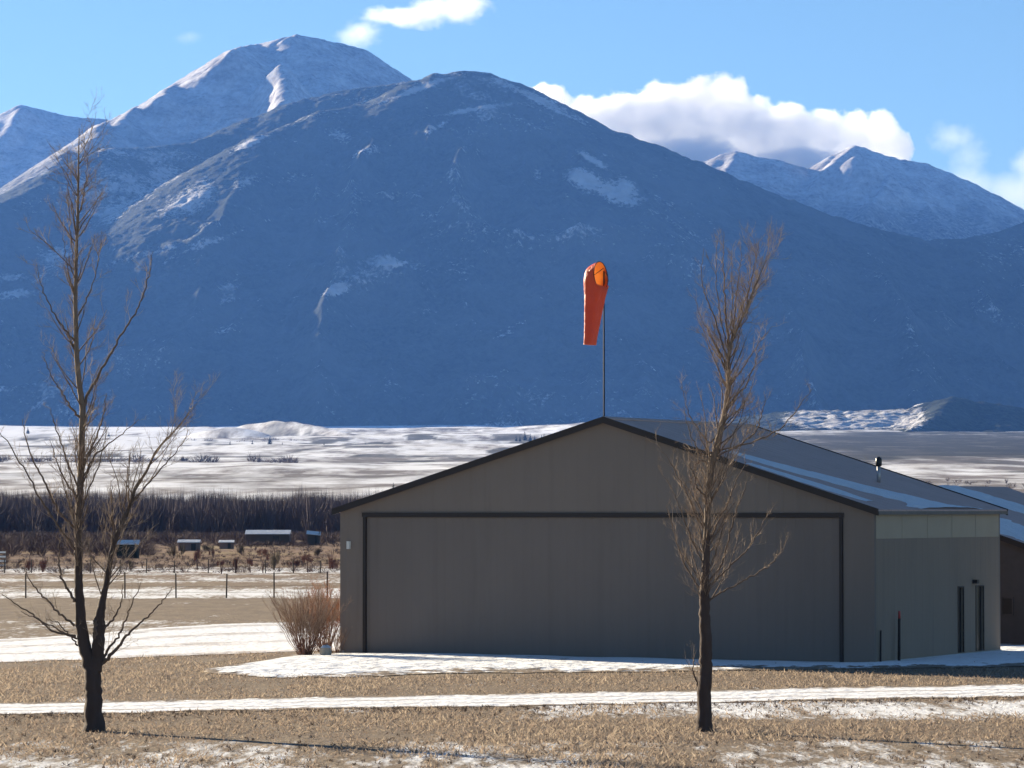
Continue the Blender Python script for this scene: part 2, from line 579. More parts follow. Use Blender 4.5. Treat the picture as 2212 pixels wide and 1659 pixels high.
def clear_B(X, Y, Z):
    m = np.zeros_like(X)
    for (px, py, rx, rz, rot, v) in [
        (1262, 405, 60, 34, -0.5, 1.0), (1325, 430, 70, 36, -0.35, 1.0), (1350, 415, 26, 45, 0.4, 0.9), (1280, 362, 55, 14, -0.6, .8),
        (1160, 380, 16, 28, 0, .6), (740, 300, 55, 28, -0.6, .55), (790, 335, 45, 20, 0.2, .4),
        (420, 450, 95, 55, 0.5, .85), (455, 425, 40, 60, 0.3, .7), (250, 400, 150, 90, 0.2, .55), (330, 390, 120, 50, 0.7, .55), (250, 460, 75, 60, 0.8, .7), (540, 395, 50, 22, .5, .5),
        (130, 560, 60, 60, 0.6, .75), (30, 600, 60, 16, 0.1, .6), (95, 600, 40, 20, 0.3, .5), (505, 620, 26, 34, -0.4, .6), (500, 650, 30, 15, 0.2, .6), (500, 720, 40, 14, .2, .4),
        (330, 575, 110, 14, 0.25, .45), (460, 540, 150, 12, 0.45, .45), (560, 480, 100, 12, .5, .35),
        (840, 570, 70, 26, -0.1, 1.0), (730, 633, 45, 20, 0.5, 1.0), (800, 600, 90, 40, 0.2, .5), (40, 640, 60, 22, 0.1, .9), (1010, 240, 130, 10, 0.2, .6), (945, 275, 60, 12, 0.8, .7),
        (540, 315, 60, 18, 0.55, 1.0), (300, 430, 170, 60, 0.5, .6), (640, 380, 60, 26, .3, .45), (1085, 725, 30, 8, .4, .7), (1120, 700, 60, 8, .4, .5),
        (1500, 520, 60, 30, .7, .3), (2150, 560, 110, 50, .5, .25), (300, 330, 260, 45, 0, .5), (640, 260, 160, 22, .35, .45), (900, 195, 110, 12, .45, .8), (1170, 225, 130, 16, -.5, .7)]:
        yy = np.interp(px, 1106 + F * Bc[:, 0] / Bc[:, 1], Bc[:, 1])
        zc = np.interp(px, 1106 + F * Bc[:, 0] / Bc[:, 1], Bc[:, 2])
        k = (HOR - py) / F
        yf = min((zc - SB * yy - H) / (k - SB), yy)
        m = np.maximum(m, v * ell(X, Z, px, py, yf, rx, rz, rot))
    return m


X, Y = patch(-2350, 2150, 7300, 11000, 7.0)
mtB, zB = mountain("forested_mountain", X, Y, Bnear, Bs, SB, 0.7, M_forest, 115, 3, rnd=30, rough=20, fine=8.0, gscale=280, attrs={"clearing": clear_B})

# ---- snowy peak behind, to the left
Ac = crest([(-420, 600, 9900), (-150, 500, 10350), (0, 426, 10800), (60, 388, 11000), (80, 374, 11150), (145, 326, 11250), (152, 320, 11500), (218, 271, 11500), (228, 264, 11850), (292, 234, 11850), (303, 229, 12250), (375, 185, 12050), (390, 176, 12450),
            (440, 143, 12560), (490, 112, 12560), (512, 103, 12250), (560, 95, 12560), (600, 85, 12500), (640, 74, 12500), (680, 82, 12550),
            (735, 95, 12600), (780, 106, 12650), (830, 140, 12700), (885, 172, 12700), (960, 215, 12700), (1050, 300, 12700), (1200, 420, 12700)])
SA = 0.62
As = [
    (spur(Ac, SA, [(508, 106), (492, 140), (470, 175), (452, 215), (440, 260)], 150, 16), 1.05),
    (spur(Ac, SA, [(385, 182), (360, 205), (335, 232), (310, 262)], 130, 10), 0.9),
    (spur(Ac, SA, [(300, 232), (280, 255), (255, 285), (230, 310)], 120, 10), 0.9),
    (spur(Ac, SA, [(225, 270), (200, 300), (165, 345)], 110, 12), 0.85),
    (spur(Ac, SA, [(150, 326), (110, 360), (70, 400)], 100, 12), 0.85),
    (spur(Ac, SA, [(600, 135), (607, 160), (608, 185), (600, 210), (588, 240), (575, 275)], 430, 10), 1.35),
    (spur(Ac, SA, [(640, 80), (660, 150), (650, 220), (640, 280)], 10, 20), 0.7),
    (spur(Ac, SA, [(780, 108), (770, 170), (740, 230)], 10, 25), 0.7),
]
X, Y = patch(-2500, 350, 9000, 13100, 8.5)
mtA, zA = mountain("snowy_mountain", X, Y, Ac, As, SA, 0.8, M_alpine, 52, 11, rnd=10, rough=20, gscale=240, fine=7.0)

# ---- far peak at the left edge
Dc = crest([(-500, 420, 14300), (-250, 330, 14400), (-60, 275, 14500), (0, 248, 14500), (45, 226, 14500), (90, 238, 14550), (130, 247, 14550), (180, 255, 14550), (225, 257, 14550), (320, 300, 14550), (460, 400, 14550)])
Ds = [(spur(Dc, .55, [(40, 232), (20, 270), (-10, 330)], 60, 20), 0.8), (spur(Dc, .55, [(130, 250), (120, 300), (90, 360)], 10, 20), 0.7)]
X, Y = patch(-3000, -1150, 12600, 14900, 11.0)
mountain("far_peak", X, Y, Dc, Ds, .55, .8, M_alpine, 40, 21, rnd=12, rough=16, fine=6.0)

# ---- far peaks at the right
Cc = crest([(1380, 470, 13900), (1480, 385, 13900), (1520, 350, 13900), (1560, 333, 13900), (1590, 326, 13900), (1640, 340, 13900), (1680, 346, 13900), (1720, 358, 13950), (1745, 366, 14000),
            (1770, 352, 14000), (1800, 335, 14000), (1848, 313, 14000), (1880, 325, 14050), (1950, 346, 14050), (2000, 352, 14100), (2050, 372, 14100),
            (2100, 395, 14100), (2150, 420, 14100), (2212, 452, 14100), (2500, 570, 14100)])
Cs = [
    (spur(Cc, .56, [(1842, 318), (1815, 340), (1790, 362), (1770, 385), (1740, 430)], 130, 14), 0.95),
    (spur(Cc, .56, [(1852, 335), (1905, 370), (1912, 385), (1895, 410), (1870, 440), (1850, 480)], 150, 10), 0.95),
    (spur(Cc, .56, [(1590, 330), (1570, 370), (1560, 420)], 15, 18), 0.8),
    (spur(Cc, .56, [(1720, 362), (1700, 410), (1690, 470)], 10, 18), 0.7),
    (spur(Cc, .56, [(2000, 355), (2040, 420), (2060, 500)], 10, 25), 0.65),
    (spur(Cc, .56, [(2150, 425), (2180, 480), (2200, 540)], 10, 25), 0.7),
]
X, Y = patch(500, 2700, 12000, 14500, 9.0)
mountain("distant_peaks", X, Y, Cc, Cs, .56, .8, M_alpine, 50, 31, rnd=8, rough=20, gscale=240, fine=7.0)

# ---- low wooded hill at the right, in front of the mountain
Ec = crest([(1380, 925, 6500), (1500, 912, 6450), (1620, 900, 6400), (1700, 891, 6350), (1780, 888, 6300), (1850, 888, 6300), (1950, 889, 6300), (2050, 905, 6300), (2200, 930, 6300)])
Er = crest([(1930, 900, 6280), (1965, 885, 6260), (2000, 871, 6260), (2070, 859, 6260), (2130, 868, 6300), (2212, 880, 6350), (2400, 900, 6450)])
Es = [(Er, .60), (crest([(2070, 861, 6250), (2010, 895, 6050), (1965, 930, 5850)]), .60), (crest([(2180, 878, 6300), (2150, 910, 6100), (2120, 945, 5850)]), .55),
      (crest([(1720, 893, 6330), (1690, 912, 6200), (1660, 930, 6050)]), .2)]


def clear_E(X, Y, Z):
    p_ = 1106 + F * X / Y
    q_ = HOR - F * (Z - H) / Y
    m = sstep(1640, 1740, p_) * (1 - sstep(1985, 2035, p_ + 25 * (fbm(X / 40, Y / 40, 3, 8) - .5)))
    return np.maximum(m * (1 - .6 * sstep(915, 940, q_)), .55 * np.exp(-((p_ - 2040) / 45) ** 2) * (1 - sstep(862, 872, q_)))


X, Y = patch(150, 1150, 5550, 6900, 5.0)
mountain("wooded_hill", X, Y, Ec, Es, .15, .35, M_hill, 22, 51, rnd=14, rough=9, gscale=110, fine=7.0, attrs={"clearing": clear_E})

# ---- the plain itself, one sheet from behind the camera to behind the mountains
rows = np.concatenate([np.arange(-60, 40, 10.0), np.arange(40, 58, 2.0), np.arange(58, 130, 0.5), 130 * 1.006 ** np.arange(0, 170),
                       130 * 1.006 ** 170 * 1.012 ** np.arange(1, 330)])
rows = rows[rows < 16400]
s = np.linspace(-1, 1, 431)
s = np.sign(s) * np.abs(s) ** 1.5
Yg = np.repeat(rows[:, None], len(s), 1)
Xg = s[None, :] * (45 + np.maximum(Yg, 0) * 0.30)
near = 1 - sstep(700, 1100, Yg)
Zg = plain_z(Yg) + (1 - near) * (np.clip(Yg / 3000, 0, 1.6)) * 12 * (fbm(Xg / 700, Yg / 420, 4, 5) - 0.5)
Zg = Zg + (1 - near) * 3.2 * (fbm(Xg / 70, Yg / 160, 3, 6) - 0.5)
low = [([(-300, 938, 6600), (0, 918, 6500), (150, 922, 6500), (250, 930, 6500), (340, 932, 6500), (430, 922, 6400), (470, 935, 6300)], .07),
       ([(500, 925, 5600), (545, 913, 5600), (590, 908, 5600), (640, 911, 5500), (720, 928, 5300), (800, 945, 5000)], .42),
       ([(800, 945, 6800), (900, 938, 6700), (1000, 930, 6600), (1100, 922, 6500), (1250, 914, 6400), (1350, 910, 6300)], .10),
       ([(430, 935, 5300), (480, 927, 5200), (505, 921, 5150), (540, 935, 5100)], .30),
       ([(700, 960, 4400), (900, 950, 4500), (1100, 950, 4600)], .07),
       ([(1700, 985, 3600), (1900, 968, 3900), (2100, 965, 4000), (2300, 960, 4200)], .08)]
for pts, sl in low:
    Zg = np.maximum(Zg, ridge_h(Xg, Yg, crest(pts), sl, sl, 12) + 3.5 * (fbm(Xg / 45, Yg / 90, 3, 9) - .5))
# keep the sheet under the mountains where they stand
# snow cover along the plain: how likely bare grass is hidden, by distance (metres)
_sd = np.array([-60, 62, 65, 66.5, 70, 71.5, 79, 80.5, 85, 87, 92, 98, 112, 116, 125, 146, 150, 183, 186, 204, 210, 222, 232, 246, 268, 285, 300, 340, 420, 800, 1100, 1500, 2100, 3000, 4200, 6500, 16500.])
_sc = np.array([.62, .62, .58, .54, .50, .16, .10, .34, .36, .24, .18, .16, .24, .34, .50, .50, .14, .16, .80, .85, .45, .25, .75, .40, .85, .60, .12, .10, .10, .30, .66, .74, .80, .86, .92, 1.05, 1.05])
_sv = .355 + .44 * (_sc - .5)
snow = np.interp(Yg, _sd, _sv)
pxg = 1106 + F * Xg / np.maximum(Yg, 1)
# rough mixed snow on the right between the road and the grass
snow = snow + 0.24 * sstep(900, 1500, pxg) * sstep(76.5, 78.5, Yg) * (1 - sstep(84, 87, Yg))
snow = snow - 0.13 * sstep(1500, 1950, pxg + 160 * (fbm(Xg / 400, Yg / 300, 3, 77) - .5)) * sstep(600, 1500, Yg) * (1 - sstep(5200, 5800, Yg))
snow = snow - 0.20 * sstep(1650, 1900, pxg) * sstep(2400, 3200, Yg) * (1 - sstep(4600, 5200, Yg))
snow = snow + 0.12 * (1 - sstep(420, 480, pxg)) * sstep(4200, 5200, Yg)
wood = sstep(1600, 1850, pxg + 260 * (fbm(Xg / 160, Yg / 500, 4, 71) - .5)) * sstep(2500, 3000, Yg + 900 * (fbm(Xg / 90, Yg / 400, 4, 72) - .5)) * (1 - sstep(5500, 6200, Yg))
wood = np.maximum(wood, .9 * sstep(.60, .66, fbm(Xg / 60, Yg / 240, 4, 73)) * sstep(1500, 2200, Yg) * (1 - sstep(5200, 6000, Yg)))
ground = tag(mesh_np("ground", np.stack([Xg.ravel(), Yg.ravel(), Zg.ravel()], 1), grid_faces(*Xg.shape), M_ground, None, True, {"snow": snow.ravel(), "wood": wood.ravel()}), kind="structure")


def strip(name, top, bot, mat, z, nu=160, nv=14, bumpy=0.0, seed=0):
    """Level sheet between two edge lines given as photo positions on the airfield."""
    top = np.array([G(*p) for p in top]); bot = np.array([G(*p) for p in bot])
    u = np.linspace(0, 1, nu)
    tx = np.linspace(0, 1, len(top)); bx = np.linspace(0, 1, len(bot))
    Tn = np.stack([np.interp(u, tx, top[:, i]) for i in range(2)], 1)
    Bn = np.stack([np.interp(u, bx, bot[:, i]) for i in range(2)], 1)
    Tn[:, 1] += 0.9 * (fbm(Tn[:, 0] * 1.1, Tn[:, 1] * 0 + 3, 3, seed) - .5)
    Bn[:, 1] += 0.9 * (fbm(Bn[:, 0] * 1.1, Bn[:, 1] * 0 + 8, 3, seed + 1) - .5)
    v = np.linspace(0, 1, nv)
    v = np.sort(np.concatenate([v[1:-1], [0, .02, .06, .94, .98, 1.0]])); nv = len(v)
    V = Bn[None] * (1 - v)[:, None, None] + Tn[None] * v[:, None, None]
    edge = np.minimum(1, 5 * np.minimum(v, 1 - v))[:, None] * np.ones((1, nu))
    Z = z + bumpy * edge * (0.3 + fbm(V[..., 0] * 0.35, V[..., 1] * 0.25, 3, seed + 4)) * np.ones_like(edge)
    V3 = np.concatenate([V, Z[..., None]], 2).reshape(-1, 3)
    vv = np.repeat(v[:, None], nu, 1).ravel()
    wid_ = np.linalg.norm(Tn - Bn, axis=1)[None, :]
    endd = np.minimum(u, 1 - u)[None, :] * np.linalg.norm(Tn[-1] - Tn[0])
    ed = np.clip(np.minimum(np.minimum(v, 1 - v)[:, None] * wid_, endd + 0 * wid_), 0, 3).ravel()
    return tag(mesh_np(name, V3, grid_faces(nv, nu), mat, None, True, {"across": vv, "edge": ed}), kind="structure")


strip("road", [(-500, 1529), (0, 1521), (800, 1505), (1540, 1491), (2212, 1478), (2700, 1468)],
      [(-500, 1553), (0, 1545), (800, 1531), (1540, 1518), (2212, 1506), (2700, 1496)], M_road, 0.012, nu=300)
strip("taxiway", [(-300, 1388), (0, 1380), (200, 1370), (330, 1356), (480, 1348), (610, 1344), (760, 1342)],
      [(-300, 1440), (0, 1431), (200, 1426), (330, 1420), (480, 1414), (610, 1409), (760, 1405)], M_road, 0.010, nu=240)
strip("apron", [(440, 1449), (540, 1432), (640, 1416), (735, 1410), (1000, 1408), (1300, 1408), (1600, 1408), (1880, 1406), (2050, 1400), (2212, 1394), (2400, 1388)],
      [(440, 1453), (540, 1462), (640, 1465), (735, 1464), (1000, 1455), (1300, 1453), (1600, 1450), (1880, 1446), (2050, 1443), (2212, 1440), (2400, 1440)], M_snow, 0.02, nu=260, nv=50, bumpy=0.07, seed=4)

# ---- haze
zmin = min(float(Zg.min()), 0.0)
hz = MB()
hz.box((-5200, -90, zmin - 1.0), (10400, 0, 0), (0, 16600, 0), (0, 0, 1800))
haze = tag(hz.build("haze", M_haze), kind="stuff")
# ================================================================== BUILDINGS
M_wall = simple("painted_steel", (0.175, 0.155, 0.14), 0.6, 0.10, 1.2, spec=0.3)


def ribbed(name, col, period, depth, axis):
    """Painted steel sheet with pressed ribs."""
    k = NT(name)
    v = k.coords()
    sp = k.n("ShaderNodeSeparateXYZ", ins={"Vector": v}).outputs[axis]
    ph = k.math("FRACT", k.math("DIVIDE", sp, period))
    rib = k.ramp(ph, [(0.0, 0.0), (0.40, 0.0), (0.47, 1.0), (0.60, 1.0), (0.67, 0.0), (1.0, 0.0)])
    n = k.noise(k.coords((.6, .6, .25)), 1.0, 5, .6)
    st = k.noise(k.coords((2.5, 2.5, .15)), 1.0, 4, .6)
    c = k.mix(n, tuple(x * .88 for x in col), tuple(x * 1.1 for x in col))
    c = k.mix(k.math("MULTIPLY", k.ramp(st, [(0.55, 0.0), (0.8, 1.0)]), 0.25), c, (0.10, 0.09, 0.08))
    k.pbr(c, 0.75, k.bump(rib, depth), 0.15)
    return k.m


M_gable = ribbed("ribbed_wall_sheet", (0.195, 0.165, 0.146), 0.45, 0.005, 0)
M_side = ribbed("ribbed_side_sheet", (0.25, 0.198, 0.158), 0.45, 0.007, 1)
M_door = ribbed("ribbed_door_sheet", (0.170, 0.146, 0.134), 0.30, 0.005, 0)
M_roof = ribbed("ribbed_roof_sheet", (0.52, 0.37, 0.33), 0.6, 0.03, 1)
M_trim = simple("dark_trim", (0.028, 0.022, 0.022), 0.5, 0.2, 4, spec=0.3)
M_panel = simple("translucent_panel", (0.265, 0.225, 0.172), 0.45, 0.12, 1.5, spec=0.4)
M_dark = simple("dark_opening", (0.012, 0.011, 0.013), 0.35, 0.2, 3, spec=0.4)
M_pale = simple("pale_metal", (0.62, 0.62, 0.60), 0.5, 0.1, 5)
M_galv = simple("galvanised", (0.38, 0.38, 0.40), 0.45, 0.15, 6, metal=0.6)
M_brown = simple("brown_cladding", (0.085, 0.070, 0.066), 0.7, 0.25, 3)
M_conc = simple("concrete", (0.36, 0.35, 0.33), 0.85, 0.15, 4)
M_roofsnow = NT("roof_snow")
_k = M_roofsnow; _v = _k.coords()
_k.pbr(_k.mix(_k.noise(_v, 2.0, 5), (0.62, 0.65, 0.70), (0.80, 0.82, 0.86)), 0.8, _k.bump(_k.noise(_v, 4, 5), .14), .2)
M_roofsnow = _k.m

# ---- hangar. Local axes: x along the door wall (viewer's left to right), y into the building, z up
pL = np.array([-5.39, 113.4]); pR = np.array([10.53, 105.0])
ux = (pR - pL) / np.linalg.norm(pR - pL)
W = float(np.linalg.norm(pR - pL)); Dp = 10.5
rzH = math.atan2(ux[1], ux[0])
EV, RG = 4.46, 7.19
hang = thing("hangar", "wide brown grey metal aircraft hangar with closed bifold door and dark roof trim", "hangar", (pL[0], pL[1], 0), rzH)
mx = W * 0.5 + 0.30

# walls: gable front with the door opening left out, back gable, two long sides
t = 0.12
dx0, dx1, dz1 = 0.83, W - 0.98, 4.40     # door opening
b = MB()


def prism(b, prof, y0, y1):
    """Extrude an x-z outline from y0 to y1."""
    n = len(prof)
    V = [(x, y0, z) for x, z in prof] + [(x, y1, z) for x, z in prof]
    fs = [tuple(range(n)), tuple(range(2 * n - 1, n - 1, -1))]
    for i in range(n):
        j = (i + 1) % n
        fs.append((i, i + n, j + n, j))
    b.add(V, fs)


prism(b, [(0, 0), (dx0, 0), (dx0, dz1), (0, dz1)], 0, t)
prism(b, [(dx1, 0), (W, 0), (W, dz1), (dx1, dz1)], 0, t)
prism(b, [(0, dz1), (W, dz1), (W, EV), (mx, RG), (0, EV)], 0, t)
prism(b, [(0, 0), (W, 0), (W, EV), (mx, RG), (0, EV)], Dp - t, Dp)
b.build("gable_wall", M_gable, hang)
sl = 3.66                                  # foot of the translucent band
b = MB()
b.box((0, t, 0), (t, 0, 0), (0, Dp - 2 * t, 0), (0, 0, EV))
b.build("side_wall", M_side, hang)
b = MB()
# right side wall with two narrow openings
o1, o2 = (6.78, 7.22), (8.33, 8.98)
zo0, zo1 = 0.12, 2.12
for y0, y1, z0, z1 in [(t, o1[0], 0, sl), (o1[1], o2[0], 0, sl), (o2[1], Dp - t, 0, sl),
                       (o1[0], o1[1], zo1, sl), (o2[0], o2[1], zo1, sl), (o1[0], o1[1], 0, zo0), (o2[0], o2[1], 0, zo0)]:
    b.box((W - t, y0, z0), (t, 0, 0), (0, y1 - y0, 0), (0, 0, z1 - z0))
b.build("side_wall", M_side, hang)
b = MB()
b.box((W - t + 0.01, t, sl), (t - 0.004, 0, 0), (0, Dp - 2 * t, 0), (0, 0, EV - sl - 0.02))
for i in range(1, 5):
    b.box((W, t + i * (Dp - 2 * t) / 5 - .02, sl), (0.012, 0, 0), (0, .04, 0), (0, 0, EV - sl - 0.03))
b.build("skylight_band", M_panel, hang)
for (y0, y1) in (o1, o2):
    b = MB()
    b.box((W - t + .01, y0, zo0), (.04, 0, 0), (0, y1 - y0, 0), (0, 0, zo1 - zo0))
    d = b.build("side_door", M_dark, hang)
    b = MB()
    for q0, q1, z0, z1 in [(y0 - .04, y0, zo0, zo1 + .04), (y1, y1 + .04, zo0, zo1 + .04), (y0, y1, zo1, zo1 + .04)]:
        b.box((W - .02, q0, z0), (.04, 0, 0), (0, q1 - q0, 0), (0, 0, z1 - z0))
    b.build("door_frame", M_trim, d)
b = MB()
b.box((W, 8.02, 2.22), (.16, 0, 0), (0, .18, 0), (0, 0, .12))
b.build("wall_lamp", M_trim, hang)
for q in (0, W - t):
    b = MB(); b.box((q - .03, -.03, 0), (t + .06, 0, 0), (0, Dp + .06, 0), (0, 0, .10)); b.build("foundation", M_conc, hang)

# bifold door: two leaves, ribbed, with a hinge line across the middle
door = MB(); door.box((dx0 + .10, .05, .06), (dx1 - dx0 - .2, 0, 0), (0, .07, 0), (0, 0, 2.141))
door.box((dx0 + .10, .046, 2.143), (dx1 - dx0 - .2, 0, 0), (0, .07, 0), (0, 0, 2.13))
door.build("bifold_door", M_door, hang)
b = MB()
b.box((dx0 + .01, -.04, 0), (.10, 0, 0), (0, .15, 0), (0, 0, 4.28)); b.build("door_jamb", M_trim, hang)
b = MB()
b.box((dx1 - .11, -.04, 0), (.10, 0, 0), (0, .15, 0), (0, 0, 4.28)); b.build("door_jamb", M_trim, hang)
b = MB()
b.box((dx0 - .02, -.045, 4.282), (dx1 - dx0 + .04, 0, 0), (0, .16, 0), (0, 0, .13)); b.build("door_header", M_trim, hang)
b = MB()
b.box((.28, -.09, 3.28), (.10, 0, 0), (0, .09, 0), (0, 0, .24)); b.build("wall_light", M_pale, hang)

# roof: two sheets with overhang
rise = (RG - EV) / (W - mx)
riseL = (RG - EV) / mx
OX, OY, rt = 0.18, 0.16, 0.10


def slab(b, x0, x1, zz0, zz1, y0, y1, th):
    V = [(x0, y0, zz0), (x1, y0, zz1), (x1, y1, zz1), (x0, y1, zz0)]
    V2 = [(x, y, z + th) for x, y, z in V]
    fs = [(0, 3, 2, 1), (4, 5, 6, 7), (0, 1, 5, 4), (1, 2, 6, 5), (2, 3, 7, 6), (3, 0, 4, 7)]
    b.add(V + V2, fs)


b = MB()
slab(b, mx, W + OX, RG + .003, EV - OX * rise + .003, -OY, Dp + OY, rt)
slab(b, -OX, mx, EV - OX * riseL + .003, RG + .003, -OY, Dp + OY, rt)
roof = b.build("roof", M_roof, hang)
for x0, x1, z0, z1 in ((mx, W + OX + .02, RG, EV - OX * rise), (-OX - .02, mx, EV - OX * riseL, RG)):
    for yy in (-OY - .05, Dp + OY + .002):
        b = MB(); slab(b, x0, x1, z0 - .07, z1 - .07, yy, yy + .045, .20); b.build("rake_trim", M_trim, hang)
b = MB(); b.box((W + OX + .004, -OY, EV - OX * rise - .04), (.03, 0, 0), (0, Dp + 2 * OY, 0), (0, 0, .10)); b.build("eave_trim", simple("eave_trim", (.17, .16, .15)), hang)
b = MB(); slab(b, mx - .22, mx, RG + rt - .22 * rise + .006, RG + rt + .006, -OY, Dp + OY, .03); slab(b, mx, mx + .22, RG + rt + .006, RG + rt - .22 * rise + .006, -OY, Dp + OY, .03)
b.build("ridge_cap", M_roof, roof)
# vent pipe on the right slope
best = 1e9
for xx in np.linspace(mx, W, 80):
    for yy in np.linspace(2, Dp - .5, 60):
        wx_ = pL[0] + math.cos(rzH) * xx - math.sin(rzH) * yy; wy_ = pL[1] + math.sin(rzH) * xx + math.cos(rzH) * yy
        e_ = np.linalg.norm(P(1897, 1042, wy_) - np.array([wx_, wy_, RG - (xx - mx) * rise + .1]))
        if e_ < best:
            best = e_; VENT = (float(xx), float(yy))
vx, vy = VENT
vz = RG - (vx - mx) * rise + rt
b = MB(); b.tube([(vx, vy, vz - .1), (vx, vy, vz + .52)], [.06, .06], 10); vp = b.build("vent_pipe", M_galv, roof, True)
b = MB(); b.tube([(vx, vy, vz + .50), (vx, vy, vz + .53), (vx, vy, vz + .74), (vx, vy, vz + .80)], [.07, .10, .10, .04], 10); b.build("vent_cap", M_dark, vp, True)

# snow lying on the right roof slope: a long band across the middle, thinner above the eave
def roof_snow(name, label, path, wid, to_world, seed, th=.05):
    n = len(path); k = 9
    path = np.array(path, float); wid = np.array(wid, float)
    u = np.linspace(0, n - 1, 160)
    cx = np.interp(u, np.arange(n), path[:, 0]); cyv = np.interp(u, np.arange(n), path[:, 1]); ww = np.interp(u, np.arange(n), wid)
    ww0 = ww * (.35 + 1.3 * fbm(u * .9, u * 0 + 2, 5, seed, .7)); ww1 = ww * (.35 + 1.3 * fbm(u * .9, u * 0 + 9, 5, seed + 3, .7))
    v = np.linspace(-1, 1, k)
    yy = cyv[:, None] + np.where(v[None] < 0, v[None] * ww0[:, None], v[None] * ww1[:, None])
    xx = np.repeat(cx[:, None], k, 1)
    hh = th * np.sqrt(np.clip(1 - v[None] ** 2, 0, 1)) * (.6 + .8 * fbm(xx * 1.7, yy * 1.7, 3, seed + 6))
    V = to_world(xx, yy, hh + .004)
    o = mesh_np(name, V.reshape(-1, 3), grid_faces(160, k), M_roofsnow, None, True)
    return tag(o, label, "snow", None, "stuff")


def on_hangar_roof(x, y, h):
    z = RG - (x - mx) * rise + rt + h
    c, s_ = math.cos(rzH), math.sin(rzH)
    return np.stack([pL[0] + c * x - s_ * y, pL[1] + s_ * x + c * y, z], -1)


roof_snow("roof_snow", "long pale band of snow lying down the right roof slope of the big hangar",
          [(mx + 3.2, 1.6), (mx + 4.5, 2.3), (mx + 6.0, 3.3), (mx + 7.4, 4.3), (mx + 8.4, 5.3), (W + .1, 6.2)], [.25, .75, .95, 1.05, 1.6, 2.6], on_hangar_roof, 70)
roof_snow("roof_snow", "thin blue dusting of snow on the hangar roof beside its front right edge",
          [(mx + 4.5, .5), (mx + 5.5, .7), (mx + 7.0, .9), (W - .6, 1.1)], [.2, .5, .55, .3], on_hangar_roof, 80, .02)

# ---- lower shed behind, at the right edge of the picture
rz2 = rzH
c2, s2 = math.cos(rz2), math.sin(rz2)
apex = np.array([12.0, 124.4])
W2, D2, EV2, RG2 = 13.0, 14.3, 3.10, 5.28
org = apex - np.array([c2, s2]) * W2 / 2
shed = thing("metal_shed", "lower dark brown shed with snowy roof behind the big hangar", "shed", (org[0], org[1], 0), rz2)
m2 = W2 / 2; rise2 = (RG2 - EV2) / m2
b = MB()
prism(b, [(0, 0), (W2, 0), (W2, EV2), (m2, RG2), (0, EV2)], 0, .12)
prism(b, [(0, 0), (W2, 0), (W2, EV2), (m2, RG2), (0, EV2)], D2 - .12, D2)
b.box((0, .12, 0), (.12, 0, 0), (0, D2 - .24, 0), (0, 0, EV2)); b.box((W2 - .12, .12, 0), (.12, 0, 0), (0, D2 - .24, 0), (0, 0, EV2))
b.build("wall", M_brown, shed)
b = MB(); slab(b, m2, W2 + .3, RG2 + .003, EV2 - .3 * rise2 + .003, -.2, D2 + .2, .10); slab(b, -.3, m2, EV2 - .3 * rise2 + .003, RG2 + .003, -.2, D2 + .2, .10)
b.build("roof", M_roof, shed)
for x0, x1, z0, z1 in ((m2, W2 + .32, RG2, EV2 - .3 * rise2), (-.32, m2, EV2 - .3 * rise2, RG2)):
    b = MB(); slab(b, x0, x1, z0 - .08, z1 - .08, -.25, -.205, .19); b.build("rake_trim", M_trim, shed)
b = MB(); wx = m2 + 5.15; b.box((wx, -.03, 1.0), (.34, 0, 0), (0, .05, 0), (0, 0, .52)); wn = b.build("window", M_dark, shed)
b = MB()
for q in [(wx - .05, .95, .05, .62), (wx + .34, .95, .05, .62)]:
    b.box((q[0], -.045, q[1]), (q[2], 0, 0), (0, .06, 0), (0, 0, q[3]))
b.build("window_frame", M_brown, wn)


def on_shed_roof(x, y, h):
    z = RG2 - (x - m2) * rise2 + .10 + h
    return np.stack([org[0] + c2 * x - s2 * y, org[1] + s2 * x + c2 * y, z], -1)


roof_snow("roof_snow", "broad pale sheet of snow covering the lower front of the shed roof behind the hangar",
          [(m2 + 1.5, 2.2), (m2 + 3.5, 2.4), (m2 + 5.5, 2.4), (W2 + .25, 2.4)], [1.2, 2.1, 2.3, 2.3], on_shed_roof, 90, .06)
roof_snow("roof_snow", "narrow pale snow strip along the upper back of the shed roof behind the hangar",
          [(m2 + .1, 8.0), (m2 + 2.0, 9.0), (m2 + 4.0, 9.8), (W2 + .2, 10.6)], [1.5, 1.4, 1.2, 1.2], on_shed_roof, 95, .05)

# ---- wind sock on its mast behind the hangar
Yw = 165.0
base = P(1305, 1100, Yw)
sock = thing("windsock", "drooping orange windsock on a thin dark mast behind the hangar", "windsock", (base[0], Yw, 0))
topz = P(1305, 575, Yw)[2]
M_mast = simple("mast_paint", (0.022, 0.022, 0.028), 0.7, 0.15, 5)
b = MB(); b.tube([(0, 0, 0), (0, 0, topz * .55), (0, 0, topz)], [.046, .040, .034], 10); b.build("mast", M_mast, sock, True)
m_ = F / Yw                                   # photo units per metre there


def wl(px, py, dy=0.0):
    p = P(px, py, Yw + dy)
    return np.array([p[0] - base[0], dy, p[2]])


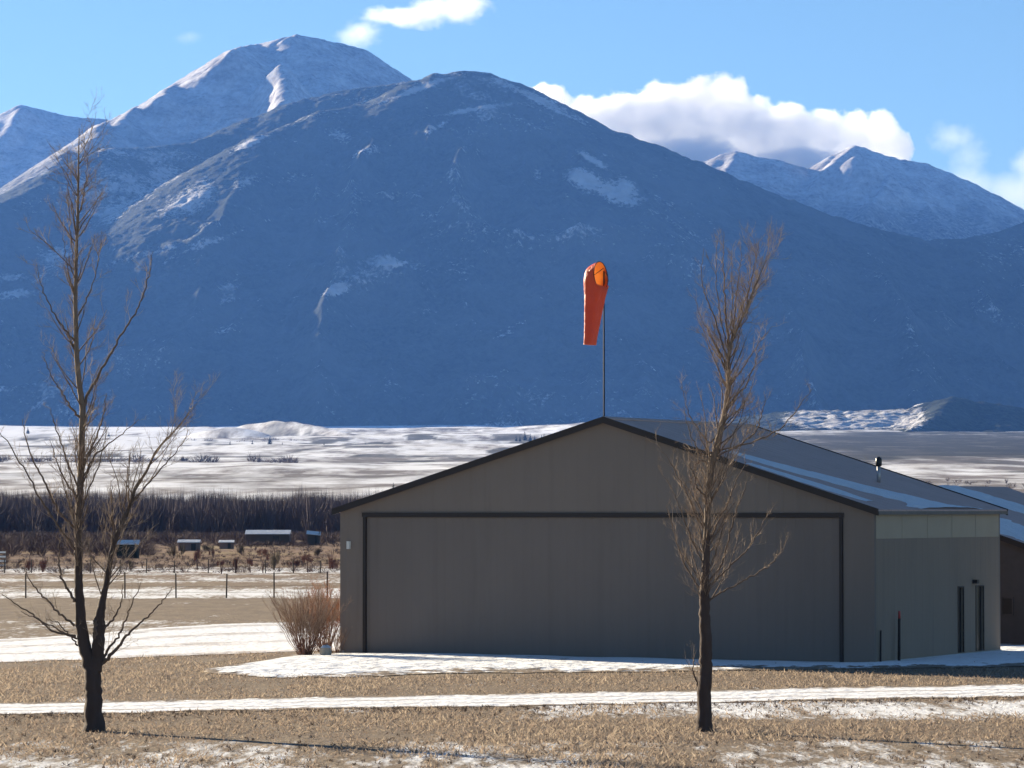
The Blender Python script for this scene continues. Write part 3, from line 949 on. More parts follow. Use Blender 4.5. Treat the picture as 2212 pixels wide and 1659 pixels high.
k = NT("windsock_cloth")
v = k.coords()
cl = k.mix(k.noise(v, 2.5, 4), (0.52, 0.060, 0.030), (0.62, 0.085, 0.040))
d1 = k.n("ShaderNodeBsdfPrincipled", ins={"Base Color": cl, "Roughness": .5, "Specular IOR Level": .35, "Normal": k.bump(k.noise(k.coords((5, 5, 2.5)), 1.0, 4), .12)})
tr = k.n("ShaderNodeBsdfTranslucent", ins={"Color": (0.95, 0.30, 0.04, 1)})
mxn = k.n("ShaderNodeMixShader", ins={"Fac": .17})
k.t.links.new(d1.outputs[0], mxn.inputs[1]); k.t.links.new(tr.outputs[0], mxn.inputs[2]); k.t.links.new(mxn.outputs[0], k.out.inputs["Surface"])
M_sock = k.m
# hoop: upright ring facing right and towards the viewer; the cloth turns down behind it and hangs
hc = wl(1298, 596, -.62)
fdir = np.array([math.sin(R(60)), -math.cos(R(60)), 0.10]); fdir /= np.linalg.norm(fdir)
hr = 0.66
cent = [hc, hc - fdir * .22 + np.array([0, 0, -.05]), wl(1287, 612, -.50), wl(1285, 640, -.50), wl(1282, 670, -.50), wl(1279, 700, -.52), wl(1276, 725, -.54), wl(1274, 745, -.55)]
axis = [-fdir, -fdir * .75 + np.array([0, 0, -.6]), -fdir * .3 + np.array([0, 0, -1]), np.array([-.06, 0, -1]), np.array([-.08, 0, -1]), np.array([-.1, 0, -1]), np.array([-.1, 0, -1]), np.array([-.08, 0, -1])]
rads = [hr, .68, .62, .53, .47, .40, .345, .325]
tt = np.linspace(0, len(cent) - 1, 44)
cent = np.array(cent); axis = np.array(axis); rads = np.array(rads)
cs = np.stack([np.interp(tt, np.arange(len(cent)), cent[:, i]) for i in range(3)], 1)
ax_ = np.stack([np.interp(tt, np.arange(len(axis)), axis[:, i]) for i in range(3)], 1)
rs = np.interp(tt, np.arange(len(rads)), rads)
for _ in range(3):
    cs[1:-1] = .25 * cs[:-2] + .5 * cs[1:-1] + .25 * cs[2:]
    ax_[1:-1] = .25 * ax_[:-2] + .5 * ax_[1:-1] + .25 * ax_[2:]
ax_ /= np.linalg.norm(ax_, axis=1)[:, None]
side = np.cross(ax_, np.array([fdir[1], -fdir[0], 0.0])[None]);
sideways = np.repeat(np.array([-fdir[1], fdir[0], 0.0])[None], len(cs), 0)
up = np.cross(sideways, ax_); up /= np.linalg.norm(up, axis=1)[:, None]
nS = 40
ph = np.arange(nS) * 2 * math.pi / nS
fold = 1 + .075 * np.sin(ph * 5 + 1.0)[None] * np.clip(tt / 3, 0, 1)[:, None] + .05 * (fbm(ph[None] * 1.6 + tt[:, None] * 0, tt[:, None] * 1.3 + ph[None] * 0, 3, 5) - .5)
flat = 1 - .22 * np.clip(tt / 4, 0, 1)[:, None] * np.abs(np.sin(ph))[None]
V = cs[:, None] + rs[:, None, None] * fold[..., None] * (np.cos(ph)[None, :, None] * sideways[:, None] + (np.sin(ph)[None] * flat)[..., None] * up[:, None])
idx = np.arange(nS)
Q = np.concatenate([np.stack([i * nS + idx, i * nS + (idx + 1) % nS, (i + 1) * nS + (idx + 1) % nS, (i + 1) * nS + idx], 1) for i in range(len(cs) - 1)])
mesh_np("sock", V.reshape(-1, 3), Q, M_sock, sock, True)
b = MB()
ring = [V[0, i % nS] for i in range(nS + 1)]
b.tube(ring, np.full(nS + 1, .018), 6, False)
hp = b.build("hoop", M_mast, sock, True)
for p0, p1 in [((0, 0, topz - .08), ring[0]), ((0, 0, topz - .08), ring[nS // 2]), ((0, 0, topz - 1.2), ring[3 * nS // 4])]:
    b = MB(); b.tube([p0, p1], [.02, .015], 6); b.build("swivel_arm", M_mast, hp, True)

# ---- marker stakes in front of the side wall
M_stake = simple("stake", (0.035, 0.03, 0.032), 0.6)
M_red = simple("red_reflector", (0.40, 0.06, 0.05), 0.5)
for (px, ytop, yb, r, lab) in [(1942, 1320, 1433, .045, "taller dark stake with red tip beside the hangar's right side wall"), (1902, 1350, 1436, .03, "shorter thin dark stake at the front right corner of the hangar")]:
    p = G(px, yb)
    h = P(px, ytop, p[1])[2]
    st = thing("marker_stake", lab, "stake", (p[0], p[1], 0), 0, "marker stakes beside the hangar wall")
    b = MB(); b.tube([(0, 0, 0), (.01, 0, h * .8), (.015, 0, h * .86)], [r, r * .9, r * .9], 8); b.build("post", M_stake, st, True)
    if r > .04:
        b = MB(); b.tube([(.015, 0, h * .86), (.016, 0, h)], [r * .9, r * .7], 8); b.build("reflector_tip", M_red, st, True)
# ================================================================== TREES AND SHRUBS


def bark_mat(name, low, high, zc):
    """Furrowed bark that turns smooth and pale higher up the stem."""
    k = NT(name)
    v = k.coords()
    z = k.n("ShaderNodeSeparateXYZ", ins={"Vector": v}).outputs[2]
    f = k.ramp(k.math("ADD", k.math("DIVIDE", z, zc), k.math("MULTIPLY", k.math("SUBTRACT", k.noise(v, 2.0, 4), .5), .5)), [(0.30, 0.0), (0.62, 1.0)])
    fur = k.noise(k.coords((9, 9, 1.6)), 1.0, 5, .65)
    a = k.mix(fur, tuple(x * .55 for x in low), tuple(x * 1.35 for x in low))
    b_ = k.mix(k.noise(v, 7.0, 4), tuple(x * .7 for x in high), tuple(min(1, x * 1.2) for x in high))
    k.pbr(k.mix(f, a, b_), .85, k.bump(fur, .03), .15)
    return k.m


M_bark = bark_mat("cottonwood_bark", (0.070, 0.052, 0.047), (0.19, 0.148, 0.118), 11.0)
M_bark2 = bark_mat("young_bark", (0.075, 0.054, 0.048), (0.19, 0.148, 0.118), 9.5)
M_limb = simple("limb_bark", (0.135, 0.098, 0.078), .85, .35, 5, bump=.01)
M_twig = simple("twig_bark", (0.28, 0.215, 0.165), .85, .35, 4)


def local(px, py, Y, base, dy):
    p = P(px, py, Y + dy)
    return np.array([p[0] - base[0], dy, p[2]])


def spline(pts, rad, n):
    pts = np.asarray(pts, float); rad = np.asarray(rad, float)
    d = np.concatenate([[0], np.cumsum(np.linalg.norm(np.diff(pts, axis=0), axis=1))])
    u = np.linspace(0, d[-1], n)
    q = np.stack([np.interp(u, d, pts[:, i]) for i in range(3)], 1)
    r = np.interp(u, d, rad)
    for _ in range(2):
        q[1:-1] = .25 * q[:-2] + .5 * q[1:-1] + .25 * q[2:]
        r[1:-1] = .25 * r[:-2] + .5 * r[1:-1] + .25 * r[2:]
    return q, r


def unit(a):
    return a / (np.linalg.norm(a) + 1e-9)


def grow(out, p0, d0, ln, r0, rg, lift=.25, nseg=4, wob=.16):
    """One curved shoot, appended to out as (points, radii)."""
    pts = [np.array(p0)]; d = unit(np.array(d0))
    for i in range(nseg):
        d = unit(d + rg.normal(0, wob, 3) + np.array([0, 0, lift / nseg]))
        pts.append(pts[-1] + d * ln / nseg)
    rr = r0 * np.linspace(1, .35, nseg + 1)
    out.append((np.array(pts), rr))
    return np.array(pts), rr


def side_dir(t, ang, rg):
    a = rg.normal(0, 1, 3); a = unit(a - t * np.dot(a, t))
    return unit(t * math.cos(ang) + a * math.sin(ang))


def twigs_on(limbs, rg, dens, L1, start=.15, levels=2, ang=(25, 48), lift=.45, rbase=.010):
    out = []
    for q, r in limbs:
        seg = np.linalg.norm(np.diff(q, axis=0), axis=1); d = np.concatenate([[0], np.cumsum(seg)])
        n = int(dens * d[-1] * (1 - start)) + 2
        for u in np.sort(rg.uniform(start, 1.0, n)) * d[-1]:
            i = min(np.searchsorted(d, u), len(q) - 1)
            i0 = max(i - 1, 0)
            f = (u - d[i0]) / (seg[i0] + 1e-9) if i0 < len(seg) else 1
            p = q[i0] * (1 - f) + q[min(i0 + 1, len(q) - 1)] * f
            t = unit(q[min(i0 + 1, len(q) - 1)] - q[i0])
            ln = L1 * rg.uniform(.35, 1.15) * (1.0 - .45 * u / d[-1])
            r0 = min(rbase * rg.uniform(.7, 1.3) * (ln / L1 + .4), r[i0] * .7 + .002)
            pp, rr = grow(out, p, side_dir(t, R(rg.uniform(*ang)), rg), ln, r0, rg, lift)
            if levels > 1:
                for _ in range(rg.integers(2, 6)):
                    a = rg.integers(1, len(pp) - 1)
                    t2 = unit(pp[a + 1] - pp[a])
                    p2, r2 = grow(out, pp[a], side_dir(t2, R(rg.uniform(22, 50)), rg), ln * rg.uniform(.25, .6), r0 * .6, rg, lift, 3)
                    if levels > 2:
                        for _ in range(rg.integers(1, 4)):
                            a2 = rg.integers(1, len(p2) - 1)
                            t3 = unit(p2[a2 + 1] - p2[a2])
                            grow(out, p2[a2], side_dir(t3, R(rg.uniform(20, 50)), rg), ln * rg.uniform(.12, .3), r0 * .42, rg, lift, 2)
    return out


def bare_tree(name, label, base_px, Y, stems, branches, bark, seed, dens, L1, twig_r, group=None, rt=1.0):
    rg = np.random.default_rng(seed)
    b0 = P(base_px[0], base_px[1], Y)
    root = thing(name, label, "tree", (b0[0], Y, 0.0), 0, group)
    mpp = Y / F
    tb = MB(); limbs = []
    for pts, rad in stems:
        dy = 0.0
        q, r = spline([local(px, py, Y, b0, d * mpp * 12) for (px, py, d) in pts], [x * mpp * rt for x in rad], 6 * len(pts))
        q = q + (0.25 * r[:, None]) * rg.normal(0, .25, q.shape)
        if q[0][2] < .6:
            flare = np.clip(1 - q[:, 2] / .45, 0, 1)[:, None]
            r = r * (1 + .28 * flare[:, 0] ** 2); q[0][2] = -.12
        tb.tube(q, r, 12); limbs.append((q, r))
    trunk = tb.build("trunk", bark, root, True)
    bb = MB(); bl = []
    for pts, rad in branches:
        q, r = spline([local(px, py, Y, b0, d * mpp * 12) for (px, py, d) in pts], [x * mpp * rt * .82 for x in rad], 5 * len(pts))
        q[1:] += rg.normal(0, .012, q[1:].shape)
        bb.tube(q, r, 7); bl.append((q, r))
    # extra limbs all round, so the tree is as full towards and away from the viewer
    extra = []
    for li, (q, r) in enumerate(limbs):
        for i in list(range(len(q) // 4, len(q) - 2)) * 2:
            if q[i][2] > 1.5 and rg.random() < (.46 if li == 0 else .18):
                t = unit(q[i + 1] - q[i])
                a = unit(np.array([rg.uniform(-1, 1), rg.uniform(-1, 1), 0]))
                fr_ = 1.0 - .55 * i / len(q)
                grow(extra, q[i], unit(t * .8 + a * rg.uniform(.40, .85)), (.5 + 1.7 * rg.random()) * fr_, min(.015, r[i] * .45), rg, .5, 7, .09)
    for q, r in extra:
        bb.tube(q, r, 5)
    bb.build("branches", M_limb, root, True)
    tw = twigs_on([x for x in bl + extra], rg, dens, L1, .12, 3, rbase=twig_r)
    tw += twigs_on([(q[len(q) // 4:], r[len(q) // 4:]) for q, r in limbs], rg, dens * .9, L1 * .8, .1, 3, rbase=twig_r)
    cb = MB()
    for q, r in tw:
        cb.tube(q, r, 3, False)
    cb.build("crown", M_twig, root, False)
    return root


YT = float(G(203, 1580)[1])
stemsA = [
    ([(203, 1584, 0), (203, 1560, 0), (202, 1482, 0), (198, 1440, 0), (184, 1405, .2), (174, 1339, .4), (170, 1256, .5), (169, 1204, .5), (171, 1087, .3), (175, 1035, .2), (176, 984, .1), (178, 932, 0), (179, 881, 0), (174, 850, 0),
      (168, 800, 0), (165, 755, 0), (163, 645, 0), (164, 579, 0), (168, 468, 0), (169, 390, 0), (170, 330, 0), (171, 276, 0)],
     [20.5, 20, 18, 18, 14, 12, 9, 8.2, 7.8, 7.5, 7.2, 7, 6.6, 6.3, 5.8, 5.4, 4.4, 3.8, 3, 2.2, 1.5, .6]),
    ([(206, 1450, 0), (210, 1410, -.2), (214, 1375, -.4), (214, 1339, -.5), (223, 1290, -.6), (231, 1256, -.7), (239, 1204, -.8), (247, 1170, -.9), (262, 1135, -1), (281, 1093, -1.1), (292, 1053, -1.2), (317, 1018, -1.3), (335, 977, -1.4), (352, 956, -1.4), (378, 930, -1.5), (402, 900, -1.6), (425, 872, -1.7)],
     [15, 14, 13, 11.5, 7, 6.4, 5.8, 5.4, 4.6, 4, 3.4, 2.8, 2.3, 2, 1.6, 1.2, .6]),
]
brA = [
    ([(212, 1400, -.2), (208, 1380, -.8), (207, 1362, -1.0), (206, 1340, -1.1)], [8, 8, 7, 6]),
    ([(180, 890, 0), (190, 850, .3), (207, 821, .6), (234, 772, .9), (265, 719, 1.2), (291, 680, 1.4), (309, 640, 1.6), (324, 590, 1.7), (329, 545, 1.8)], [4.5, 4, 3.6, 3, 2.6, 2.2, 1.8, 1.2, .6]),
    ([(166, 740, 0), (154, 730, -.3), (132, 702, -.6), (106, 658, -.9), (88, 614, -1.2), (80, 570, -1.4)], [3, 2.6, 2.2, 1.7, 1.2, .6]),
    ([(175, 910, 0), (163, 892, -.4), (146, 869, -.8), (124, 834, -1.2), (106, 800, -1.5), (92, 760, -1.7)], [3.5, 3, 2.4, 1.8, 1.2, .6]),
    ([(173, 1060, 0), (166, 1044, .4), (146, 1000, .8), (134, 963, 1.1), (117, 915, 1.4), (108, 880, 1.5)], [3.2, 2.8, 2.3, 1.9, 1.4, .7]),
    ([(172, 1080, 0), (146, 1049, -.5), (128, 1015, -.8), (118, 985, -1), (110, 950, -1.2)], [2.6, 2.2, 1.8, 1.4, .7]),
    ([(168, 1150, 0), (130, 1110, .6), (96, 1044, 1.0), (69, 987, 1.3), (55, 941, 1.6), (47, 905, 1.8)], [3.4, 3, 2.6, 2.1, 1.5, .7]),
    ([(165, 1190, .2), (100, 1100, -1.0), (50, 1010, -1.6), (15, 955, -2.0), (-10, 920, -2.2)], [3, 2.5, 2, 1.5, .7]),
    ([(160, 1300, .2), (151, 1280, 0), (134, 1253, -.4), (127, 1222, -.6), (126, 1190, -.7), (130, 1160, -.8)], [4, 3.5, 2.8, 2.2, 1.6, .8]),
    ([(161, 1352, .3), (120, 1319, .8), (96, 1292, 1.1), (70, 1262, 1.4), (48, 1225, 1.7)], [3.4, 2.8, 2.3, 1.7, .8]),
    ([(164, 1374, .3), (112, 1364, -.6), (74, 1330, -1.1), (36, 1306, -1.5), (5, 1285, -1.8)], [3.4, 2.8, 2.2, 1.6, .8]),
    ([(166, 1380, .3), (130, 1362, 1.0), (82, 1338, 1.5), (45, 1322, 1.8)], [2.8, 2.2, 1.6, .8]),
    ([(168, 1395, .3), (152, 1372, -.4), (125, 1345, -.8), (100, 1335, -1.0)], [2.5, 2.0, 1.5, .7]),
    ([(214, 1440, -.2), (237, 1418, -.5), (262, 1388, -.8), (282, 1366, -1.1), (313, 1337, -1.4), (349, 1301, -1.8), (372, 1270, -2.0)], [6, 5, 4, 3.4, 2.6, 1.8, .8]),
    ([(216, 1430, 0), (232, 1405, .5), (253, 1380, .9), (269, 1345, 1.2), (286, 1300, 1.5), (305, 1260, 1.8)], [4.4, 3.8, 3, 2.4, 1.8, .8]),
    ([(222, 1362, -.4), (236, 1346, 0), (250, 1332, .3), (262, 1300, .5), (266, 1262, .6)], [4, 3.2, 2.6, 1.8, .8]),
    ([(176, 1003, 0), (190, 985, .5), (202, 958, .8), (218, 919, 1.1), (226, 880, 1.3), (230, 850, 1.4)], [3.6, 3, 2.5, 2, 1.4, .6]),
    ([(174, 1040, 0), (190, 1015, -.5), (206, 984, -.9), (232, 962, -1.3), (268, 934, -1.7), (300, 905, -2)], [3.2, 2.7, 2.3, 1.8, 1.3, .6]),
    ([(170, 1110, .2), (195, 1050, -.8), (215, 1000, -1.1), (232, 930, -1.3)], [2.6, 2, 1.5, .7]),
    ([(262, 1137, -1), (270, 1085, -.6), (276, 1030, -.3), (280, 980, 0)], [2.4, 1.9, 1.4, .7]),
    ([(281, 1093, -1.1), (315, 1050, -1.8), (350, 1012, -2.2), (392, 960, -2.5), (408, 930, -2.6)], [2.6, 2.1, 1.7, 1.2, .6]),
    ([(240, 1204, -.8), (243, 1150, -.2), (240, 1100, .2), (243, 1050, .4)], [2.6, 2, 1.5, .7]),
    ([(164, 590, 0), (155, 540, .3), (150, 470, .5), (146, 400, .6), (147, 330, .6)], [1.8, 1.5, 1.1, .8, .4]),
    ([(167, 480, 0), (180, 430, .3), (187, 370, .5), (190, 310, .5)], [1.6, 1.2, .8, .4]),
    ([(166, 690, 0), (185, 650, .4), (205, 600, .7), (216, 540, .9), (218, 500, 1.0)], [2.2, 1.8, 1.3, .9, .4]),
    ([(164, 640, 0), (150, 600, -.4), (140, 550, -.7), (136, 500, -.8)], [1.9, 1.5, 1, .5]),
]
bare_tree("bare_tree", "taller bare tree with a forked dark trunk at the left, its top reaching the sky", (203, 1580), YT, stemsA, brA, M_bark, 101, 5.6, .66, .0043, "bare trees on the near grass")

stemsB = [
    ([(1521, 1583, 0), (1521, 1560, 0), (1522, 1495, 0), (1525, 1421, 0), (1523, 1348, 0), (1521, 1281, 0), (1524, 1237, 0), (1526, 1164, 0), (1530, 1090, 0), (1531, 1040, 0), (1535, 1010, 0), (1545, 972, 0), (1557, 932, 0), (1567, 885, 0), (1575, 826, 0), (1573, 770, 0),
      (1581, 735, -.1), (1597, 700, -.2), (1613, 669, -.3), (1626, 630, -.4), (1638, 602, -.5), (1650, 575, -.6), (1660, 545, -.7)],
     [16.5, 16, 15.6, 14, 12.6, 11.2, 8.5, 8, 7.8, 8.2, 9, 7.5, 6.6, 6.0, 5.2, 4.2, 3.2, 2.6, 2.1, 1.7, 1.3, .9, .4]),
]
brB = [
    ([(1574, 765, 0), (1572, 720, .3), (1566, 669, .6), (1565, 610, .8), (1562, 551, .9), (1564, 500, 1.0)], [3, 2.6, 2.2, 1.7, 1.1, .5]),
    ([(1580, 738, 0), (1586, 685, .5), (1592, 630, .8), (1598, 580, 1.0), (1602, 530, 1.1)], [2.4, 2, 1.5, 1, .5]),
    ([(1572, 780, 0), (1556, 724, -.4), (1545, 690, -.7), (1527, 646, -1), (1515, 610, -1.2), (1515, 575, -1.3), (1522, 535, -1.3)], [2.6, 2.2, 1.9, 1.6, 1.2, .9, .5]),
    ([(1576, 760, 0), (1590, 700, .8), (1612, 640, 1.3), (1622, 580, 1.6), (1618, 530, 1.7)], [2, 1.6, 1.2, .8, .4]),
    ([(1574, 770, 0), (1560, 700, -.8), (1548, 630, -1.2), (1545, 560, -1.4), (1550, 515, -1.4)], [1.9, 1.5, 1.1, .8, .4]),
    ([(1575, 765, 0), (1580, 690, -1), (1582, 620, -1.5), (1580, 540, -1.8)], [1.9, 1.5, 1.0, .4]),
    ([(1574, 800, 0), (1545, 745, .8), (1515, 690, 1.3), (1500, 640, 1.5)], [1.7, 1.4, .9, .4]),
    ([(1613, 669, -.3), (1618, 620, 0), (1630, 570, .2), (1640, 520, .3)], [2, 1.5, 1, .5]),
    ([(1568, 880, 0), (1587, 862, -.4), (1612, 832, -.8), (1632, 783, -1.1), (1640, 750, -1.2)], [2.8, 2.4, 1.9, 1.3, .6]),
    ([(1574, 835, 0), (1593, 812, .5), (1613, 780, .8), (1640, 740, 1.2), (1668, 705, 1.5)], [2.4, 2, 1.6, 1.1, .5]),
    ([(1574, 815, 0), (1560, 780, .5), (1547, 740, .8), (1540, 690, 1)], [2, 1.6, 1.1, .5]),
    ([(1557, 930, 0), (1534, 960, .5), (1510, 930, .9), (1490, 900, 1.2), (1478, 860, 1.4), (1470, 820, 1.5)], [2.2, 1.9, 1.6, 1.3, .9, .5]),
    ([(1545, 975, 0), (1520, 985, -.6), (1500, 960, -1), (1484, 915, -1.2), (1478, 880, -1.3)], [2.2, 1.9, 1.5, 1, .5]),
    ([(1535, 1010, 0), (1516, 992, .3), (1506, 1000, .5), (1497, 1020, .6), (1490, 1045, .6)], [2.6, 2.2, 1.7, 1.2, .6]),
    ([(1530, 1080, 0), (1516, 1066, -.4), (1505, 1052, -.7), (1500, 1030, -.8), (1488, 1000, -.9)], [2.8, 2.4, 2, 1.5, .7]),
    ([(1540, 990, 0), (1580, 970, -.6), (1612, 950, -.9), (1634, 930, -1.1), (1648, 890, -1.2), (1655, 855, -1.3)], [2.8, 2.4, 2, 1.6, 1.1, .6]),
    ([(1545, 975, 0), (1600, 965, 1), (1650, 945, 1.6), (1695, 920, 2.1), (1734, 868, 2.6), (1757, 838, 2.8)], [2.4, 2.1, 1.8, 1.4, .9, .5]),
    ([(1524, 1262, 0), (1545, 1243, .3), (1561, 1215, .5), (1583, 1127, .8), (1600, 1080, .9), (1615, 1040, 1.0)], [3.6, 3.2, 2.8, 2.2, 1.5, .7]),
    ([(1524, 1240, 0), (1540, 1210, -.4), (1556, 1160, -.7), (1570, 1110, -.9), (1578, 1060, -1.0)], [3, 2.5, 2, 1.4, .7]),
    ([(1526, 1180, 0), (1545, 1140, .5), (1570, 1090, .9), (1590, 1040, 1.1), (1610, 1000, 1.3)], [2.8, 2.3, 1.8, 1.3, .6]),
    ([(1523, 1300, 0), (1550, 1284, -.6), (1613, 1252, -1.2), (1661, 1223, -1.7), (1688, 1190, -2), (1700, 1160, -2.1)], [2.8, 2.4, 1.9, 1.4, 1, .5]),
    ([(1523, 1275, 0), (1570, 1230, 1), (1620, 1180, 1.5), (1650, 1130, 1.8), (1672, 1090, 2)], [2.6, 2.2, 1.7, 1.2, .6]),
    ([(1522, 1285, 0), (1510, 1268, .5), (1477, 1219, 1.0), (1455, 1150, 1.4), (1440, 1090, 1.6)], [2.8, 2.4, 1.9, 1.3, .6]),
    ([(1524, 1230, 0), (1500, 1180, -.6), (1478, 1120, -1.1), (1455, 1060, -1.4), (1430, 1020, -1.6)], [2.4, 2, 1.5, 1, .5]),
    ([(1526, 1160, 0), (1505, 1115, .5), (1480, 1060, .9), (1450, 1000, 1.2), (1420, 960, 1.4)], [2.2, 1.8, 1.4, 1, .5]),
    ([(1520, 1515, .1), (1511, 1492, .5), (1504, 1473, .9), (1496, 1447, 1.0), (1500, 1420, 1.0)], [3.4, 3, 2.6, 1.8, .8]),
]
bare_tree("bare_tree", "shorter bare tree with one straight slim trunk in front of the hangar door", (1521, 1580), YT, stemsB, brB, M_bark2, 202, 9.0, .60, .0042, "bare trees on the near grass")

# ---- shrubs against the hangar's left corner


def shrub(name, label, px, py, ht, spread, nst, mat, seed, levels=3, r0=.009, dens=12.0, lean=0.0, group=None):
    rg = np.random.default_rng(seed)
    p = G(px, py)
    root = thing(name, label, "shrub", (p[0], p[1], 0), 0, group)
    sb = MB(); st = []
    for i in range(nst):
        az = rg.uniform(0, 2 * math.pi); tl = math.sqrt(rg.random()) * spread
        d = unit(np.array([math.cos(az) * tl + lean, math.sin(az) * tl, 1.0]))
        q0 = np.array([math.cos(az) * .22 * rg.random() * min(1, ht), math.sin(az) * .22 * rg.random() * min(1, ht), -.03])
        q, r = grow(st, q0, d, ht * rg.uniform(.72, 1.08) * math.sqrt(1 + .35 * tl * tl), r0 * rg.uniform(.7, 1.4), rg, .30, 7, .10)
    for q, r in st:
        sb.tube(q, r, 5, False)
    sb.build("stems", mat[0], root, True)
    tw = twigs_on(st, rg, dens, ht * .22, .34, levels, (15, 42), .4, r0 * .36)
    cb = MB()
    for q, r in tw:
        cb.tube(q, r, 3, False)
    cb.build("crown", mat[1], root, False)
    return root


M_wstem = simple("willow_stem", (0.15, 0.075, 0.055), .8, .35, 6)
M_wtwig = simple("willow_twig", (0.33, 0.235, 0.165), .85, .35, 3)
M_rtwig = simple("russet_twig", (0.33, 0.145, 0.07), .85, .3, 3)
shrub("bare_shrub", "big vase shaped leafless shrub, straw brown, beside the hangar's left corner", 658, 1417, 2.05, .62, 95, (M_wstem, M_wtwig), 31, group="shrubs at the hangar corner")
shrub("bare_shrub", "russet leafless shrub touching the hangar wall, right of the straw brown one", 702, 1408, 2.15, .45, 70, (M_wstem, M_rtwig), 32, group="shrubs at the hangar corner")
shrub("bare_shrub", "small low leafless shrub at the foot of the hangar's left corner", 726, 1412, .95, .40, 26, (M_wstem, M_wtwig), 33, r0=.009, group="shrubs at the hangar corner")

# snow capped boulder between the shrubs
p = G(704, 1419)
bl = thing("boulder", "pale rounded boulder with a snow cap between the shrubs", "boulder", (p[0], p[1], 0))


def lump(rx, ry, rz, seed, n=20, lo=-.3, amp=.3):
    th = np.linspace(0, 2 * math.pi, n * 2, endpoint=False); phs = np.linspace(lo * math.pi, .5 * math.pi, n)
    T, Ph = np.meshgrid(th, phs)
    r = 1 + amp * (fbm(np.cos(T) * 1.3 + 5, np.sin(T) * 1.3 + Ph, 3, seed) - .5)
    V = np.stack([rx * r * np.cos(Ph) * np.cos(T), ry * r * np.cos(Ph) * np.sin(T), rz * r * np.sin(Ph)], -1)
    nr, nc = T.shape
    i = np.arange(nr - 1)[:, None] * nc; j = np.arange(nc)[None]
    Q = np.stack([i + j, i + (j + 1) % nc, i + nc + (j + 1) % nc, i + nc + j], -1).reshape(-1, 4)
    return V.reshape(-1, 3), Q


V, Q = lump(.185, .17, .19, 3); V[:, 2] += .17
mesh_np("stone", V, Q, simple("boulder_stone", (.42, .36, .29), .9, .25, 8, bump=.02), bl, True)
V, Q = lump(.172, .165, .14, 8, lo=.12); V[:, 2] += .225
mesh_np("snow_cap", V, Q, M_roofsnow, bl, True)
# ================================================================== FIELDS BEYOND THE HANGAR
M_wood = simple("grey_timber", (0.16, 0.13, 0.11), .85, .3, 5)
M_post = simple("fence_post", (0.055, 0.045, 0.042), .85, .3, 5)
M_wire = simple("fence_wire", (0.09, 0.085, 0.085), .5, .1, 5, metal=.4)
M_woods = simple("bare_woods", (0.112, 0.084, 0.090), .9, .45, .10)
M_brush = simple("bare_brush", (0.110, 0.074, 0.068), .9, .4, .2)
M_green = simple("dark_evergreen", (0.022, 0.030, 0.024), .9, .4, 2)
M_sap = simple("sapling_stem", (0.085, 0.05, 0.045), .85, .3, 4)
M_saptw = simple("sapling_twig", (0.155, 0.066, 0.052), .85, .3, 3)
M_olive = simple("olive_twig", (0.11, 0.085, 0.055), .85, .3, 3)
M_shed = simple("weathered_wall", (0.095, 0.072, 0.062), .85, .25, 2)
M_pink = simple("pinkish_wall", (0.22, 0.15, 0.13), .85, .2, 2)
M_white = simple("white_paint", (0.72, 0.72, 0.71), .6, .1, 4)


def bristles(cx, cyv, cz, ht, rad, n, wd, rg, base=.15):
    """Many upright leafless shoots of one bare clump, as slim triangles fanning out."""
    az = rg.uniform(0, 2 * math.pi, n); rr = rad * np.sqrt(rg.random(n))
    h0 = ht * rg.uniform(0, .55, n); h1 = h0 + (ht - h0) * rg.uniform(.45, 1.0, n)
    h1 *= (1 - .30 * (rr / rad) ** 2)
    f0 = .25 + .45 * h0 / ht
    b0 = np.stack([cx + rr * np.cos(az) * f0, cyv + rr * np.sin(az) * f0, cz + h0], 1)
    b1 = np.stack([cx + rr * np.cos(az) * (1 + rg.normal(0, .12, n)), cyv + rr * np.sin(az), cz + h1], 1)
    a2 = rg.uniform(0, 2 * math.pi, n)
    s_ = np.stack([np.cos(a2), np.sin(a2), np.zeros(n)], 1) * (wd * rg.uniform(.6, 1.5, n))[:, None]
    return np.stack([b0 - s_ * .5, b0 + s_ * .5, b1], 1).reshape(-1, 3)


def tri_mesh(name, chunks, mat):
    V = np.concatenate(chunks)
    return mesh_np(name, V, np.arange(len(V)).reshape(-1, 3), mat)


rg = np.random.default_rng(55)
ch = []
for i in range(1250):
    Yt = rg.uniform(640, 830)
    px = rg.uniform(-260, 1010) if i < 900 else rg.uniform(-900, -260)
    u = (px - 1106) / F
    ytop = 1046 + 11 * (fbm(np.array([px / 40.]), np.array([1.]), 3, 2)[0] - .5) * 2 + 16 * sstep(820, 900, px)
    top = P(px, float(ytop), Yt)[2]
    h = top * (rg.uniform(.80, 1.0) if rg.random() < .9 else rg.uniform(1.0, 1.10))
    ch.append(bristles(u * Yt, Yt, float(plain_z(Yt)) - .1, h, rg.uniform(2.0, 3.6), 120, .10, rg))
tag(tri_mesh("woods", ch, M_woods), "long dense band of dark bare trees across the far field behind the hangar", "woods", None, "stuff")
ch = []
for i in range(330):
    px = rg.uniform(-260, 330); Yt = rg.uniform(350, 600)
    lim = 1151 + 10 * sstep(200, 330, px)
    top = P(px, float(lim + rg.uniform(-2, 22)), Yt)[2]
    h = max(.7, min(top, 4.2))
    ch.append(bristles((px - 1106) / F * Yt, Yt, -.05, h, rg.uniform(1.0, 2.2), 120, .05, rg))
for i in range(300):
    px = rg.uniform(300, 760); Yt = rg.uniform(440, 640)
    top = P(px, float(1156 + rg.uniform(0, 20)), Yt)[2]
    ch.append(bristles((px - 1106) / F * Yt, Yt, -.05, max(.5, top), rg.uniform(.8, 1.8), 80, .05, rg))
